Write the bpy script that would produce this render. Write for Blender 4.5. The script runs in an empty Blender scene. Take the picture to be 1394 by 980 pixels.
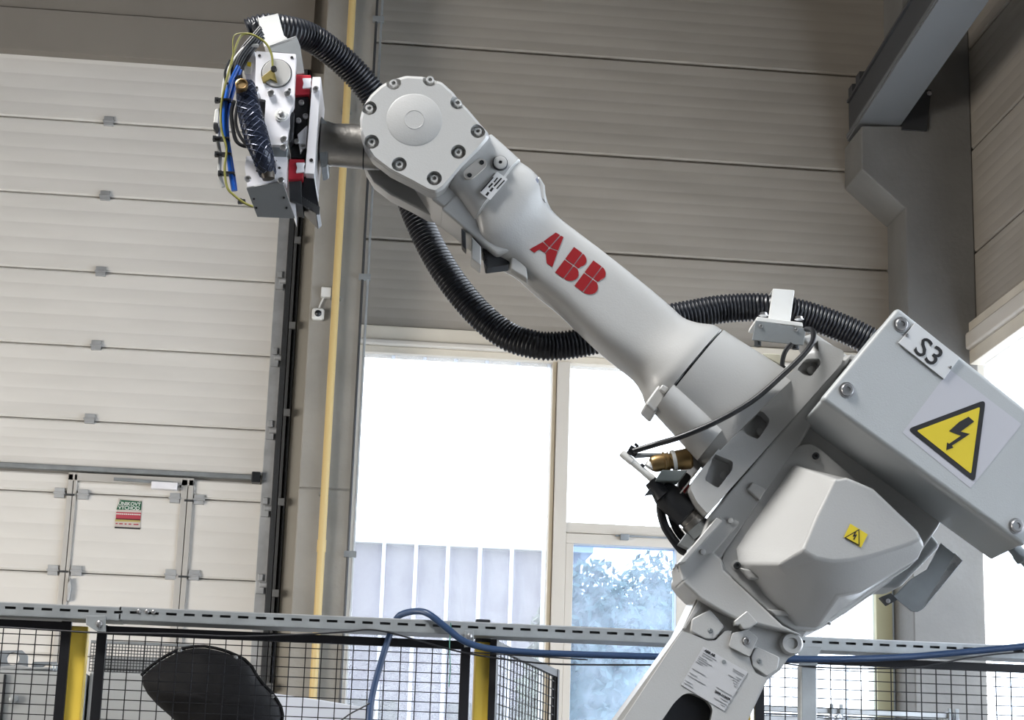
import bpy, bmesh, math, random
from mathutils import Vector, Matrix
from mathutils.bvhtree import BVHTree
random.seed(7)
PI = math.pi
# ------------------------------------------------------------------ camera
F = 2600.0
def cam_axes(p, r, y):
    p, r, y = map(math.radians, (p, r, y))
    f = Vector((math.sin(y)*math.cos(p), math.cos(y)*math.cos(p), math.sin(p)))
    rt = Vector((math.cos(y), -math.sin(y), 0)); up = rt.cross(f)
    return (math.cos(r)*rt+math.sin(r)*up, -math.sin(r)*rt+math.cos(r)*up, f)
RT, UP, FW = cam_axes(14.25, 1.88, 5.44)
EYE = Vector((0, 0, 1.5))
C = bpy.context.scene.collection
cd = bpy.data.cameras.new('camera'); cam = bpy.data.objects.new('camera', cd); C.objects.link(cam)
cam.matrix_world = Matrix(((RT.x, UP.x, -FW.x, EYE.x), (RT.y, UP.y, -FW.y, EYE.y), (RT.z, UP.z, -FW.z, EYE.z), (0, 0, 0, 1)))
cd.sensor_width = 36; cd.lens = 36*F/1394; cd.clip_end = 300
bpy.context.scene.camera = cam
# ------------------------------------------------------------------ light
w = bpy.data.worlds.new('overcast'); bpy.context.scene.world = w; w.use_nodes = True
w.node_tree.nodes['Background'].inputs[0].default_value = (0.93, 0.97, 1.0, 1)
w.node_tree.nodes['Background'].inputs[1].default_value = 5.4
def area(name, loc, target, sx, sy, power, col):
    l = bpy.data.lights.new(name, 'AREA'); l.shape = 'RECTANGLE'; l.size = sx; l.size_y = sy; l.energy = power; l.color = col
    o = bpy.data.objects.new(name, l); C.objects.link(o); o.location = loc
    o.rotation_euler = (Vector(target)-Vector(loc)).to_track_quat('-Z', 'Y').to_euler(); o['kind'] = 'structure'
    return o
area('side_window_light', (-8.8, 6.5, 2.0), (-2.0, 13.0, 1.2), 8, 2.6, 700, (1.0, 0.94, 0.86)).data.spread = math.radians(120)
area('overhead_key_light', (-2.6, 2.6, 7.3), (-0.75, 4.1, 2.9), 2.4, 1.6, 112, (1.0, 0.985, 0.96)).data.spread = math.radians(62)  # key lamp added under the closed ceiling, aimed at the arm
area('rear_fill_light', (-3.5, -7.5, 3.0), (0.5, 6.0, 2.4), 8, 2.0, 12, (1.0, 0.97, 0.93))  # weak fill lamp added before the rear wall, which has no window
vs = bpy.context.scene.view_settings
vs.view_transform = 'Standard'; vs.look = 'None'; vs.gamma = 1; vs.exposure = 0.0
bpy.context.scene.cycles.max_bounces = 8
# ------------------------------------------------------------------ geometry frames
def ray(px, py): return FW + RT*((px-697)/F) + UP*((490-py)/F)
def W(px, py, Y):
    d = ray(px, py); return EYE + d*(Y/d.y)
_d = ray(554, 1147); AZ = math.atan2(_d.x, _d.y)
N = Vector((math.sin(AZ), math.cos(AZ), 0)); T = Vector((math.cos(AZ), -math.sin(AZ), 0)); Z = Vector((0, 0, 1))
def P(px, py, n):
    d = ray(px, py); return EYE + d*(n/d.dot(N))
def crop(x0, y0, s):
    return lambda *pts: [(x0+a/s, y0+b/s) for a, b in pts]
c1 = crop(270, 0, 3.063); c2 = crop(470, 80, 3.267); c3 = crop(680, 280, 3.5); c4 = crop(820, 380, 3.063)
c6 = crop(820, 580, 3.5); c7 = crop(840, 780, 4.9); c8 = crop(960, 600, 3.77); cA = crop(830, 590, 5.767)
# ------------------------------------------------------------------ materials
def mat(name, col, rough=0.5, metal=0.0, var=0.0, scale=8, bump=0.0, coat=0.0, stretch=(1, 1, 1), col2=None, bscale=None, emit=None):
    m = bpy.data.materials.new(name); m.use_nodes = True; nt = m.node_tree; b = nt.nodes['Principled BSDF']
    b.inputs['Base Color'].default_value = (*col, 1); b.inputs['Roughness'].default_value = rough; b.inputs['Metallic'].default_value = metal
    if coat: b.inputs['Coat Weight'].default_value = coat; b.inputs['Coat Roughness'].default_value = 0.15
    if var or bump:
        tc = nt.nodes.new('ShaderNodeTexCoord'); mp = nt.nodes.new('ShaderNodeMapping'); mp.inputs['Scale'].default_value = stretch
        nz = nt.nodes.new('ShaderNodeTexNoise'); nz.inputs['Scale'].default_value = scale; nz.inputs['Detail'].default_value = 6
        nt.links.new(tc.outputs['Object'], mp.inputs[0]); nt.links.new(mp.outputs[0], nz.inputs['Vector'])
        if var:
            mx = nt.nodes.new('ShaderNodeMix'); mx.data_type = 'RGBA'
            c_lo = col2 or tuple(max(0, c*(1-var)) for c in col)
            mx.inputs[6].default_value = (*c_lo, 1); mx.inputs[7].default_value = (*col, 1)
            cr = nt.nodes.new('ShaderNodeMapRange'); cr.inputs[1].default_value = 0.35; cr.inputs[2].default_value = 0.65
            nt.links.new(nz.outputs[0], cr.inputs[0]); nt.links.new(cr.outputs[0], mx.inputs[0]); nt.links.new(mx.outputs[2], b.inputs['Base Color'])
        if bump:
            n2 = nt.nodes.new('ShaderNodeTexNoise'); n2.inputs['Scale'].default_value = bscale or scale*6; n2.inputs['Detail'].default_value = 4
            nt.links.new(mp.outputs[0], n2.inputs['Vector'])
            bp = nt.nodes.new('ShaderNodeBump'); bp.inputs['Strength'].default_value = bump; bp.inputs['Distance'].default_value = 0.01
            nt.links.new(n2.outputs[0], bp.inputs['Height']); nt.links.new(bp.outputs[0], b.inputs['Normal'])
    return m
PAINT = mat('robot_paint', (0.475, 0.475, 0.468), 0.34, 0, 0.05, 3, 0.05, 0.3, bscale=260)
BOXP = mat('box_paint', (0.46, 0.48, 0.49), 0.42, 0, 0.04, 4, 0.06, bscale=320)
WHITE = mat('white_plastic', (0.72, 0.72, 0.70), 0.4)
STEEL = mat('steel', (0.50, 0.48, 0.45), 0.33, 1.0, 0.25, 14, 0.1)
ALU = mat('aluminium', (0.93, 0.92, 0.96), 0.35, 0.1, 0.08, 9, coat=.4)
ALUD = mat('grey_anodised', (0.20, 0.21, 0.22), 0.45, 0.4)
BOLT = mat('bolt_steel', (0.55, 0.55, 0.56), 0.3, 0.9)
DARK = mat('dark_metal', (0.045, 0.048, 0.052), 0.5, 0.3)
BLACK = mat('black_plastic', (0.012, 0.013, 0.016), 0.38)
RUBBER = mat('black_rubber', (0.012, 0.014, 0.02), 0.34)
RED = mat('red_bearing', (0.42, 0.02, 0.035), 0.4)
LOGO = mat('logo_red', (0.27, 0.006, 0.010), 0.45)
YEL = mat('warning_yellow', (0.72, 0.56, 0.03), 0.45)
INK = mat('ink', (0.012, 0.012, 0.014), 0.5)
STICK = mat('sticker_white', (0.60, 0.60, 0.62), 0.45)
LABELW = mat('label_white', (0.52, 0.52, 0.56), 0.45)
PLATEW = mat('plate_white', (0.66, 0.67, 0.68), 0.4)
BRASS = mat('brass', (0.30, 0.20, 0.09), 0.38, 0.8, 0.2, 20)
BLUE = mat('blue_cable', (0.018, 0.042, 0.10), 0.42)
BLUET = mat('blue_tube', (0.01, 0.09, 0.42), 0.3)
YG = mat('yellow_green', (0.22, 0.21, 0.05), 0.4)
SLEEVE = mat('braided_sleeve', (0.02, 0.026, 0.045), 0.3, 0.2)
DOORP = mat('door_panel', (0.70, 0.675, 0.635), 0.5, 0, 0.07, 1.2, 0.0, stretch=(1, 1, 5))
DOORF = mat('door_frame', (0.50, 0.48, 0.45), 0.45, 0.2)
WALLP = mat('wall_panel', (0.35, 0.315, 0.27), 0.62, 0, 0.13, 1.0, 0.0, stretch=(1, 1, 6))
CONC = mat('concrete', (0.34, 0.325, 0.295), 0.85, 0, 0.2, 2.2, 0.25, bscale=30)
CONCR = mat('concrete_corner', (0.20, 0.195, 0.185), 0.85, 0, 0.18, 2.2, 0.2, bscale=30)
LINT = mat('lintel', (0.24, 0.215, 0.185), 0.8, 0, 0.1, 1.5)
FLOOR = mat('floor_concrete', (0.13, 0.125, 0.12), 0.6, 0, 0.2, 1)
ROOF = mat('roof_sheet', (0.12, 0.12, 0.12), 0.7)
CREAM = mat('cream_paint', (0.66, 0.60, 0.50), 0.5, 0, 0.08, 3)
GALV = mat('galvanised', (0.30, 0.32, 0.33), 0.4, 0.35, 0.2, 12)
GALVL = mat('galvanised_light', (0.50, 0.51, 0.52), 0.45, 0.5, 0.2, 10)
PIPE = mat('pipe_yellow', (0.62, 0.46, 0.20), 0.45)
POST = mat('post_yellow', (0.82, 0.58, 0.08), 0.4)
FENCEB = mat('fence_black', (0.007, 0.007, 0.009), 0.45)
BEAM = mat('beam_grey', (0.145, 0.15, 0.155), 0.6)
BEAMD = mat('beam_shaded', (0.055, 0.058, 0.062), 0.6)  # darker copy of the beam grey; shade on the web put into the colour
MACH = mat('machine_grey', (0.33, 0.34, 0.34), 0.5)
CLOTH = mat('black_cloth', (0.006, 0.006, 0.007), 0.75, 0, 0.3, 8, 0.4, bscale=18)
LEAF = mat('leaf', (0.10, 0.14, 0.10), 0.7, 0, 0.5, 3)
BARK = mat('bark', (0.12, 0.08, 0.05), 0.9)
EXTW = mat('far_wall', (0.125, 0.122, 0.15), 0.8, 0, 0.15, 0.6)
CLOTH.node_tree.nodes['Principled BSDF'].inputs['Specular IOR Level'].default_value = 0.15
FENCEB.node_tree.nodes['Principled BSDF'].inputs['Specular IOR Level'].default_value = 0.25
def glass_mat(name, frost, tint, dust):
    m = bpy.data.materials.new(name); m.use_nodes = True; nt = m.node_tree; nt.nodes.clear()
    out = nt.nodes.new('ShaderNodeOutputMaterial'); tr = nt.nodes.new('ShaderNodeBsdfTransparent'); tr.inputs[0].default_value = (*tint, 1)
    tl = nt.nodes.new('ShaderNodeBsdfTranslucent'); tl.inputs[0].default_value = (0.95, 0.97, 1.0, 1)
    gl = nt.nodes.new('ShaderNodeBsdfGlossy'); gl.inputs['Roughness'].default_value = 0.15; gl.inputs[0].default_value = (0.8, 0.85, 0.9, 1)
    mx = nt.nodes.new('ShaderNodeMixShader'); mx2 = nt.nodes.new('ShaderNodeMixShader'); mx2.inputs[0].default_value = 0.05
    nz = nt.nodes.new('ShaderNodeTexNoise'); nz.inputs['Scale'].default_value = 4; nz.inputs['Detail'].default_value = 12; nz.inputs['Roughness'].default_value = 0.75
    tc = nt.nodes.new('ShaderNodeTexCoord'); mr = nt.nodes.new('ShaderNodeMapRange')
    mr.inputs[1].default_value = 0.3; mr.inputs[2].default_value = 0.7; mr.inputs[3].default_value = frost-dust; mr.inputs[4].default_value = frost+dust
    nt.links.new(tc.outputs['Object'], nz.inputs['Vector']); nt.links.new(nz.outputs[0], mr.inputs[0]); nt.links.new(mr.outputs[0], mx.inputs[0])
    nt.links.new(tr.outputs[0], mx.inputs[1]); nt.links.new(tl.outputs[0], mx.inputs[2])
    nt.links.new(mx.outputs[0], mx2.inputs[1]); nt.links.new(gl.outputs[0], mx2.inputs[2]); nt.links.new(mx2.outputs[0], out.inputs[0])
    return m
GLASSU = glass_mat('channel_glass', 0.10, (0.95, 0.97, 1.0), 0.03)
GLASSF = glass_mat('glass_flange', 0.6, (0.97, 0.98, 1.0), 0.05)
GLASSC = glass_mat('dusty_glass', 0.10, (0.66, 0.80, 1.0), 0.08)
# ------------------------------------------------------------------ helpers
def link(o, parent=None):
    C.objects.link(o)
    if parent is not None: o.parent = parent
    return o
def tag(o, label=None, cat=None, group=None, kind=None):
    if label: o['label'] = label
    if cat: o['category'] = cat
    if group: o['group'] = group
    if kind: o['kind'] = kind
    return o
def thing(name, label, cat, loc, group=None):
    o = bpy.data.objects.new(name, None); o.location = loc; o.empty_display_size = 0.05
    C.objects.link(o); return tag(o, label, cat, group)
def origin(parent):
    v = Vector((0, 0, 0))
    while parent is not None: v = v + Vector(parent.location); parent = parent.parent
    return v
class MB:
    def __init__(s): s.v = []; s.f = []
    def add(s, vs, fs):
        k = len(s.v); s.v += [Vector(v) for v in vs]; s.f += [tuple(i+k for i in f) for f in fs]; return s
    def prism(s, pts, off):                                   # pts: world polygon; off: extrusion vector
        n = len(pts); off = Vector(off)
        fs = [tuple(range(n)), tuple(range(2*n-1, n-1, -1))] + [(i, i+n, (i+1) % n+n, (i+1) % n) for i in range(n)]
        return s.add(list(pts)+[Vector(p)+off for p in pts], fs)
    def loft(s, rings, caps=True, closed=True):
        n = len(rings[0]); vs = [v for r in rings for v in r]; fs = []
        for k in range(len(rings)-1):
            for i in range(n if closed else n-1):
                j = (i+1) % n; fs.append((k*n+i, k*n+j, (k+1)*n+j, (k+1)*n+i))
        if caps: fs += [tuple(range(n-1, -1, -1)), tuple((len(rings)-1)*n+i for i in range(n))]
        return s.add(vs, fs)
    def box(s, lo, hi):
        (a, b, c), (d, e, f) = lo, hi
        return s.prism([(a, b, c), (d, b, c), (d, b, f), (a, b, f)], (0, e-b, 0))
    def obox(s, c, ax, ay, az):                                # oriented box from half vectors
        c, ax, ay, az = map(Vector, (c, ax, ay, az))
        return s.prism([c-ax-ay-az, c+ax-ay-az, c+ax-ay+az, c-ax-ay+az], ay*2)
    def bar(s, p, q, wd, hd=None, up=Z):
        p, q = Vector(p), Vector(q); d = (q-p); u = d.cross(Vector(up)).normalized(); v = u.cross(d).normalized()
        return s.obox((p+q)/2, u*wd/2, d/2, v*(hd or wd)/2)
    def lathe(s, p, axis, prof, seg=24):                       # prof: list of (along, radius)
        p = Vector(p); a = Vector(axis).normalized(); u = a.orthogonal().normalized(); v = a.cross(u)
        return s.loft([[p+a*t+(u*math.cos(2*PI*k/seg)+v*math.sin(2*PI*k/seg))*max(r, 1e-5) for k in range(seg)] for t, r in prof])
    def tube(s, path, rad, seg=10):
        path = [Vector(p) for p in path]; rings = []; t0 = (path[1]-path[0]).normalized(); u = t0.orthogonal().normalized()
        for i, p in enumerate(path):
            t = (path[min(i+1, len(path)-1)]-path[max(i-1, 0)]).normalized(); u = (u-t*u.dot(t)).normalized(); v = t.cross(u)
            r = rad(i) if callable(rad) else rad
            rings.append([p+(u*math.cos(2*PI*k/seg)+v*math.sin(2*PI*k/seg))*r for k in range(seg)])
        return s.loft(rings)
    def mesh(s, name, off=Vector((0, 0, 0))):
        me = bpy.data.meshes.new(name); me.from_pydata([v-off for v in s.v], [], s.f); me.update()
        bm = bmesh.new(); bm.from_mesh(me); bmesh.ops.recalc_face_normals(bm, faces=bm.faces); bm.to_mesh(me); bm.free()
        return me
    def build(s, name, m, parent=None, bevel=0.0, smooth=35, cut=None, seg=2, loc=None):
        off = origin(parent) + (Vector(loc) if loc is not None else Vector((0, 0, 0)))
        me = s.mesh(name, off); o = bpy.data.objects.new(name, me); link(o, parent)
        if loc is not None: o.location = loc
        if cut is not None:
            cm = cut.mesh('cutter', off); co = bpy.data.objects.new('cutter', cm); C.objects.link(co)
            co.location = (0, 0, 0); bmod = o.modifiers.new('b', 'BOOLEAN'); bmod.object = co; bmod.solver = 'EXACT'; bmod.use_self = True; bmod.operation = 'DIFFERENCE'
            par = o.parent; o.parent = None; l0 = o.location.copy(); o.location = (0, 0, 0)
            dg = bpy.context.evaluated_depsgraph_get(); dg.update(); me2 = bpy.data.meshes.new_from_object(o.evaluated_get(dg))
            o.modifiers.clear(); o.data = me2; o.parent = par; o.location = l0; me = me2; bpy.data.objects.remove(co)
        me.materials.clear(); me.materials.append(m)
        if smooth:
            me.shade_smooth()
            if not bevel: me.set_sharp_from_angle(angle=math.radians(smooth))
        if bevel:
            b = o.modifiers.new('bevel', 'BEVEL'); b.width = bevel; b.segments = seg; b.limit_method = 'ANGLE'; b.angle_limit = math.radians(32); b.harden_normals = True; b.use_clamp_overlap = True
        return o
def PP(pts, n): return [P(a, b, n) for a, b in pts]
def WW(pts, Y): return [W(a, b, Y) for a, b in pts]
def chaikin(pts, k=1):
    for _ in range(k):
        q = []
        for i, a in enumerate(pts):
            b = pts[(i+1) % len(pts)]
            q += [(a[0]*.75+b[0]*.25, a[1]*.75+b[1]*.25), (a[0]*.25+b[0]*.75, a[1]*.25+b[1]*.75)]
        pts = q
    return pts
def spline(pts, k=8):
    pts = [Vector(p) for p in pts]; out = []
    for i in range(len(pts)-1):
        p0 = pts[max(i-1, 0)]; p1 = pts[i]; p2 = pts[i+1]; p3 = pts[min(i+2, len(pts)-1)]
        for j in range(k):
            t = j/k; out.append(0.5*((2*p1)+(p2-p0)*t+(2*p0-5*p1+4*p2-p3)*t*t+(3*p1-p0-3*p2+p3)*t**3))
    out.append(pts[-1]); return out
def resample(path, step):
    out = [path[0]]; acc = 0
    for a, b in zip(path, path[1:]):
        L = (b-a).length; t = step-acc
        while t <= L and L > 0: out.append(a+(b-a)*(t/L)); t += step
        acc = (acc+L) % step
    return out
_shared = {}
def bolt_mesh(kind):
    if kind in _shared: return _shared[kind]
    b = MB()
    if kind == 'cap':                                        # socket head: unit radius, axis -Y outward
        b.lathe((0, 0, 0), (0, -1, 0), [(0, 1), (0.95, 1), (1.1, .85), (1.1, .5), (0.5, .45), (0.5, 0)], 16)
    elif kind == 'tall':
        b.lathe((0, 0, 0), (0, -1, 0), [(0, 1), (1.9, 1), (2.05, .88), (2.05, .5), (1.2, .45), (1.2, 0)], 20)
    elif kind == 'flat':
        b.lathe((0, 0, 0), (0, -1, 0), [(0, 1.25), (0.12, 1.25), (0.14, .98), (0.45, .92), (0.55, .80), (0.55, .45), (0.3, .42), (.3, 0)], 20)
    elif kind == 'hex':
        b.lathe((0, 0, 0), (0, -1, 0), [(0, 1.35), (0.15, 1.35), (0.16, 1.0), (0.8, 1.0), (0.9, 0.8), (0.9, 0)], 6)
    me = b.mesh('bolt_'+kind); me.materials.append(BOLT); me.shade_smooth(); me.set_sharp_from_angle(angle=math.radians(40))
    _shared[kind] = me; return me
def bolt(p, axis, r, parent, kind='cap', name='bolt', m=None):
    me = bolt_mesh(kind)
    if m is not None:
        key = kind+m.name
        if key not in _shared: _shared[key] = me.copy(); _shared[key].materials.clear(); _shared[key].materials.append(m)
        me = _shared[key]
    o = bpy.data.objects.new(name, me); link(o, parent); o.location = Vector(p)-origin(parent)
    o.rotation_mode = 'QUATERNION'; o.rotation_quaternion = Vector((0, -1, 0)).rotation_difference(Vector(axis).normalized()); o.scale = (r, r, r)
    return o
def text(s, p, u, v, size, m, parent, name='lettering', align='CENTER', depth=0.0004, bold=0.0):
    cu = bpy.data.curves.new(name, 'FONT'); cu.body = s; cu.size = size; cu.extrude = depth; cu.align_x = align; cu.align_y = 'CENTER'; cu.offset = bold
    cu.materials.append(m); cu.resolution_u = 3
    to = bpy.data.objects.new(name, cu); C.objects.link(to)
    me = bpy.data.meshes.new_from_object(to.evaluated_get(bpy.context.evaluated_depsgraph_get())); bpy.data.objects.remove(to)
    me.materials.clear(); me.materials.append(m); o = bpy.data.objects.new(name, me); link(o, parent)
    u = Vector(u).normalized(); v = Vector(v); v = (v-u*v.dot(u)).normalized(); n = u.cross(v)
    q = Vector(p)-origin(parent)
    o.matrix_local = Matrix(((u.x, v.x, n.x, q.x), (u.y, v.y, n.y, q.y), (u.z, v.z, n.z, q.z), (0, 0, 0, 1)))
    return o
def wire(path, r, name, m, parent=None, k=8, seg=8):
    return MB().tube(spline(path, k), r, seg).build(name, m, parent, smooth=60)

# =================================================================== SETTING
YW = 13.0; YC = 12.56
def wx(px, py, Y=YW): return W(px, py, Y).x
def wz(px, py, Y=YW): return W(px, py, Y).z
XR = W(1326, 300, YC).x                                        # right wall plane
XL = -9.0
fl = MB().box((XL, -8, -0.2), (XR+0.3, YW+0.3, 0)).build('floor', FLOOR, smooth=0); tag(fl, kind='structure')
rf = MB().box((XL, -8, 8.6), (XR+0.3, YW+0.3, 8.8)).build('ceiling', ROOF, smooth=0); tag(rf, kind='structure')
tag(MB().box((XL-.2, -8, 0), (XL, YW+.3, 8.8)).build('wall_left', CONC, smooth=0), kind='structure')
tag(MB().box((XL, -8.2, 0), (XR+.3, -8, 8.8)).build('wall_rear', CONC, smooth=0), kind='structure')
def ribbed(x0, x1, z0, z1, Y, ribs, groove, gap=0.012, back=0.05):
    """one sheet panel: profile in z with shallow grooves, extruded along x"""
    prof = [(Y+back, z0+gap/2), (Y+0.012, z0+gap/2), (Y, z0+gap/2+0.012)]
    h = (z1-z0-gap)
    for k in range(1, ribs):
        zc = z0+gap/2+h*k/ribs
        prof += [(Y, zc-0.010), (Y+groove, zc-0.003), (Y+groove, zc+0.003), (Y, zc+0.010)]
    prof += [(Y, z1-gap/2-0.012), (Y+0.012, z1-gap/2), (Y+back, z1-gap/2)]
    return MB().prism([(x0, y, z) for y, z in prof], (x1-x0, 0, 0))
# --- back wall: slab strips + panels
ZWT = wz(700, 478)                                             # head of window band
XCL0, XCL1 = W(428.5, 300, YC).x, W(489, 481, YC).x            # left column
XCR0 = W(1235, 400, YC).x                                      # right column left edge
XD1 = wx(394, 300, YW)                                         # door right edge
wb = MB(); wb.box((XL, YW+0.08, 4.9), (XR+0.3, YW+0.28, 8.6)); wb.box((XL, YW+0.08, 0), (XCL1, YW+0.28, 4.9)); wb.box((XCL1, YW+0.08, 0), (XR+.3, YW+0.28, 0.9))
wall_back = tag(wb.build('wall_back', CONC, smooth=0), kind='structure')
ys = [98.5, 229.5, 361]
zs = [wz(1100, y) for y in ys]; dz = zs[0]-zs[1]; zs = [zs[0]+2*dz, zs[0]+dz] + zs
zbot = wz(630, 452)
zs.append(zbot)
for a, b in zip(zs, zs[1:]):
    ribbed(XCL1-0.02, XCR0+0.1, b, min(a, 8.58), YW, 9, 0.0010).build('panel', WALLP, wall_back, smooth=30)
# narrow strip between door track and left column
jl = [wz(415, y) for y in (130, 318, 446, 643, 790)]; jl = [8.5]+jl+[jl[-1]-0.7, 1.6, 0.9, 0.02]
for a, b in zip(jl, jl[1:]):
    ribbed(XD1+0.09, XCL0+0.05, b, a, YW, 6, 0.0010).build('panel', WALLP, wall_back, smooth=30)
# lintel bands over the door
zt = wz(0, 74); zl = wz(0, 15)
for a, b, yy in ((8.58, zl, 12.93), (zl, zt, 12.90)):
    MB().box((XL, yy, b+0.006), (XD1+0.09, YW+0.1, a-0.006)).build('lintel_panel', LINT, wall_back, bevel=0.004)
# --- columns
def column(name, b, m): return tag(b.build(name, m, bevel=0.012), kind='structure')
cl = MB(); zj = wz(440, 665, YC)
cl.box((XCL0, YC, 0), (XCL1, YW+0.1, zj-0.003)); cl.box((XCL0, YC, zj+0.003), (XCL1, YW+0.1, 8.58)); cl.box((XCL0+.01, YC+.01, zj-.01), (XCL1-.01, YW+.1, zj+.01))
col_l = column('column_left', cl, CONC)
cr = MB()
zc_top = W(1200, 171, YC).z
cr.box((XCR0, YC, 0), (XR, YW+0.1, 8.58))
cr.prism([W(1235.5, 171, YC), W(1173, 171, YC), W(1173, 230, YC), W(1231, 283, YC), Vector((XCR0+.02, YC, W(1231, 283, YC).z))], (0, .5, 0))
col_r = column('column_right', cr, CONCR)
# --- steel rafter on the corbel
def rafter():
    z0 = zc_top+0.02
    pA = W(1173, 169, YC); pB = W(1229, 169, YC)
    # direction: toward the hall and rising, fitted so that its run passes the frame top
    best = None
    for i in range(1, 160):
        k = i*0.005
        for j in range(-10, 60):
            kx = j*0.01
            d = Vector((kx, -1, k)); q = pA+d*2.2
            v = q-EYE; px = 697+F*v.dot(RT)/v.dot(FW); py = 490-F*v.dot(UP)/v.dot(FW)
            ex = abs((px-1173)-(169-py)*0.664)
            q2 = pB+d*2.2; v = q2-EYE; px2 = 697+F*v.dot(RT)/v.dot(FW); py2 = 490-F*v.dot(UP)/v.dot(FW)
            e2 = abs((px2-1229)-(169-py2)*0.633)
            e = ex+e2+abs(kx)*4
            if best is None or e < best[0]: best = (e, d)
    return pA, pB, best[1]
pA, pB, dR = rafter()
L = 7.0
root = tag(bpy.data.objects.new('trim_1', None), kind='structure'); C.objects.link(root); root.location = pA
wv = pB-pA; zt_ = Vector((0, 0, 1)); wv = Vector((wv.x, 0, 0)); ee = pA+Vector((0, 0.38, 0.0))-dR*0.0
up_ = Vector((0, 0, 1))
st = ee+Vector((0, 0, 0.012))
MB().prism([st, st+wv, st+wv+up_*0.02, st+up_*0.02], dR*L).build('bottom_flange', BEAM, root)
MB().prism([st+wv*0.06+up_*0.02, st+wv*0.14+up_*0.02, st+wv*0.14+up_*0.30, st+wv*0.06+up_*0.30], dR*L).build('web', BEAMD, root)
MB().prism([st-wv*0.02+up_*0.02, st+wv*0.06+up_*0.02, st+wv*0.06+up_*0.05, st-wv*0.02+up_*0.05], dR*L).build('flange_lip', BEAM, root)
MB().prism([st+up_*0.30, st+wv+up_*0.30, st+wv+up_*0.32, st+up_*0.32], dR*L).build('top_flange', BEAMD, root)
MB().prism(WW([(1160, 114), (1172, 113), (1172, 176), (1161, 188)], YC+.30), (0, .1, 0)).build('end_plate', BEAMD, root)
MB().prism(WW([(1170, 97), (1196, 97), (1190, 168), (1170, 172)], YC+.2), (0, .1, 0)).build('end_plate', BEAMD, root)
MB().prism(WW([(1236, 122), (1268, 122), (1262, 178), (1228, 176)], YC-.02), (0, .03, 0)).build('seat_plate', DARK, root, bevel=.002)
bolt(W(1265, 127, YC-.02), (0, -1, 0), .014, root, 'hex')
# --- right wall
pyz = lambda px, py: (lambda d: (EYE+d*(XR/d.x)))(ray(px, py))
wr = MB(); zwr = pyz(1328.5, 440.5).z; zwb = pyz(1332.4, 497.7).z
wr.box((XR+0.08, -8, zwr), (XR+0.28, YW+0.3, 8.6)); wr.box((XR+.08, -8, .9), (XR+.28, -3, zwr)); wr.box((XR+.08, -8, 0), (XR+.28, YW+.3, .9))
wall_right = tag(wr.build('wall_right', CONC, smooth=0), kind='structure')
z1, z2 = pyz(1326.8, 199).z, pyz(1327.5, 342.6).z; d_ = z1-z2
def ribbed_r(y0, y1, z0, z1):
    b = ribbed(y0, y1, z0, z1, 0, 9, 0.0014)
    b.v = [Vector((XR+v.y, v.x, v.z)) for v in b.v]; return b
for a, b in ((z1+2*d_, z1+d_), (z1+d_, z1), (z1, z2), (z2, zwr)):
    for y0, y1 in ((-3, 3.0), (3.01, 9.0), (9.01, YW)):
        ribbed_r(y0, y1, b, min(a, 8.58)).build('panel', WALLP, wall_right, smooth=30)
def window_right():
    root = tag(bpy.data.objects.new('window_3', None), kind='structure'); C.objects.link(root); root.location = (XR, 10, 2)
    hh = zwr-zwb
    b = MB(); b.box((XR-0.06, -3, zwr-hh*.28), (XR+.1, YC+.02, zwr-0.002)); b.build('head_rail', CREAM, root, bevel=.006)
    MB().box((XR-0.10, -3, zwr-hh*.68), (XR+.1, YC-.02, zwr-hh*.28)).build('window_frame', mat('cream_light', (0.60, 0.555, 0.49), .45), root, bevel=.02)
    MB().box((XR-0.07, -3, zwb), (XR+.1, YC-.02, zwr-hh*.68)).build('lower_rail', CREAM, root, bevel=.006)
    y = YC-.05; pl = None
    while y > -3:
        b = MB(); b.prism([(XR+.02, y, .9), (XR+.02, y-.24, .9), (XR+.07, y-.24, .9), (XR+.07, y-.235, .9), (XR+.026, y-.235, .9), (XR+.026, y-.005, .9), (XR+.07, y-.005, .9), (XR+.07, y, .9)], (0, 0, zwb-.9))
        b.build('pane', GLASSU, root, smooth=0); y -= .25
window_right()
# --- back windows
zhead = wz(497, 480)                                           # top of glass (left)
X0 = wx(497, 480); X1 = wx(752, 492)+0.0; X2 = wx(775, 495)
ztop_cream = wz(505, 437); zc2 = wz(505, 449)
XE = XCR0+.02; ZS = 0.9
w1 = tag(bpy.data.objects.new('window_1', None), kind='structure'); C.objects.link(w1); w1.location = (X0, YW, ZS)
MB().box((XCL1-.01, YW-.06, zbot-.105), (XE, YW+.12, zbot-.0)).build('head_rail', CREAM, w1, bevel=.008)
MB().box((XCL1-.01, YW-.10, zhead+.045), (XE, YW+.12, zbot-.105)).build('window_frame', bpy.data.materials['cream_light'], w1, bevel=.015)
MB().box((XCL1-.01, YW-.05, zhead-.005), (XE, YW+.12, zhead+.045)).build('lower_rail', CREAM, w1, bevel=.006)
MB().box((XCL1-.01, YW-.05, ZS), (X0, YW+.1, zhead)).build('jamb', bpy.data.materials['cream_light'], w1, bevel=.005)
def channel(x0, x1, n, parent, zt):
    wd = (x1-x0)/n
    for i in range(n):
        a = x0+wd*i+.002; b_ = a+wd-.004
        MB().prism([(a, YW, ZS), (b_, YW, ZS), (b_, YW+.06, ZS), (b_-.006, YW+.06, ZS), (b_-.006, YW+.006, ZS), (a+.006, YW+.006, ZS), (a+.006, YW+.06, ZS), (a, YW+.06, ZS)], (0, 0, zt-ZS)).build('pane', GLASSU, parent, smooth=0)
        MB().box((b_-.030, YW+.007, ZS), (b_-.007, YW+.055, zt)).build('pane_flange', GLASSF, parent, smooth=0)
channel(X0, X1, 6, w1, zhead)
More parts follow.
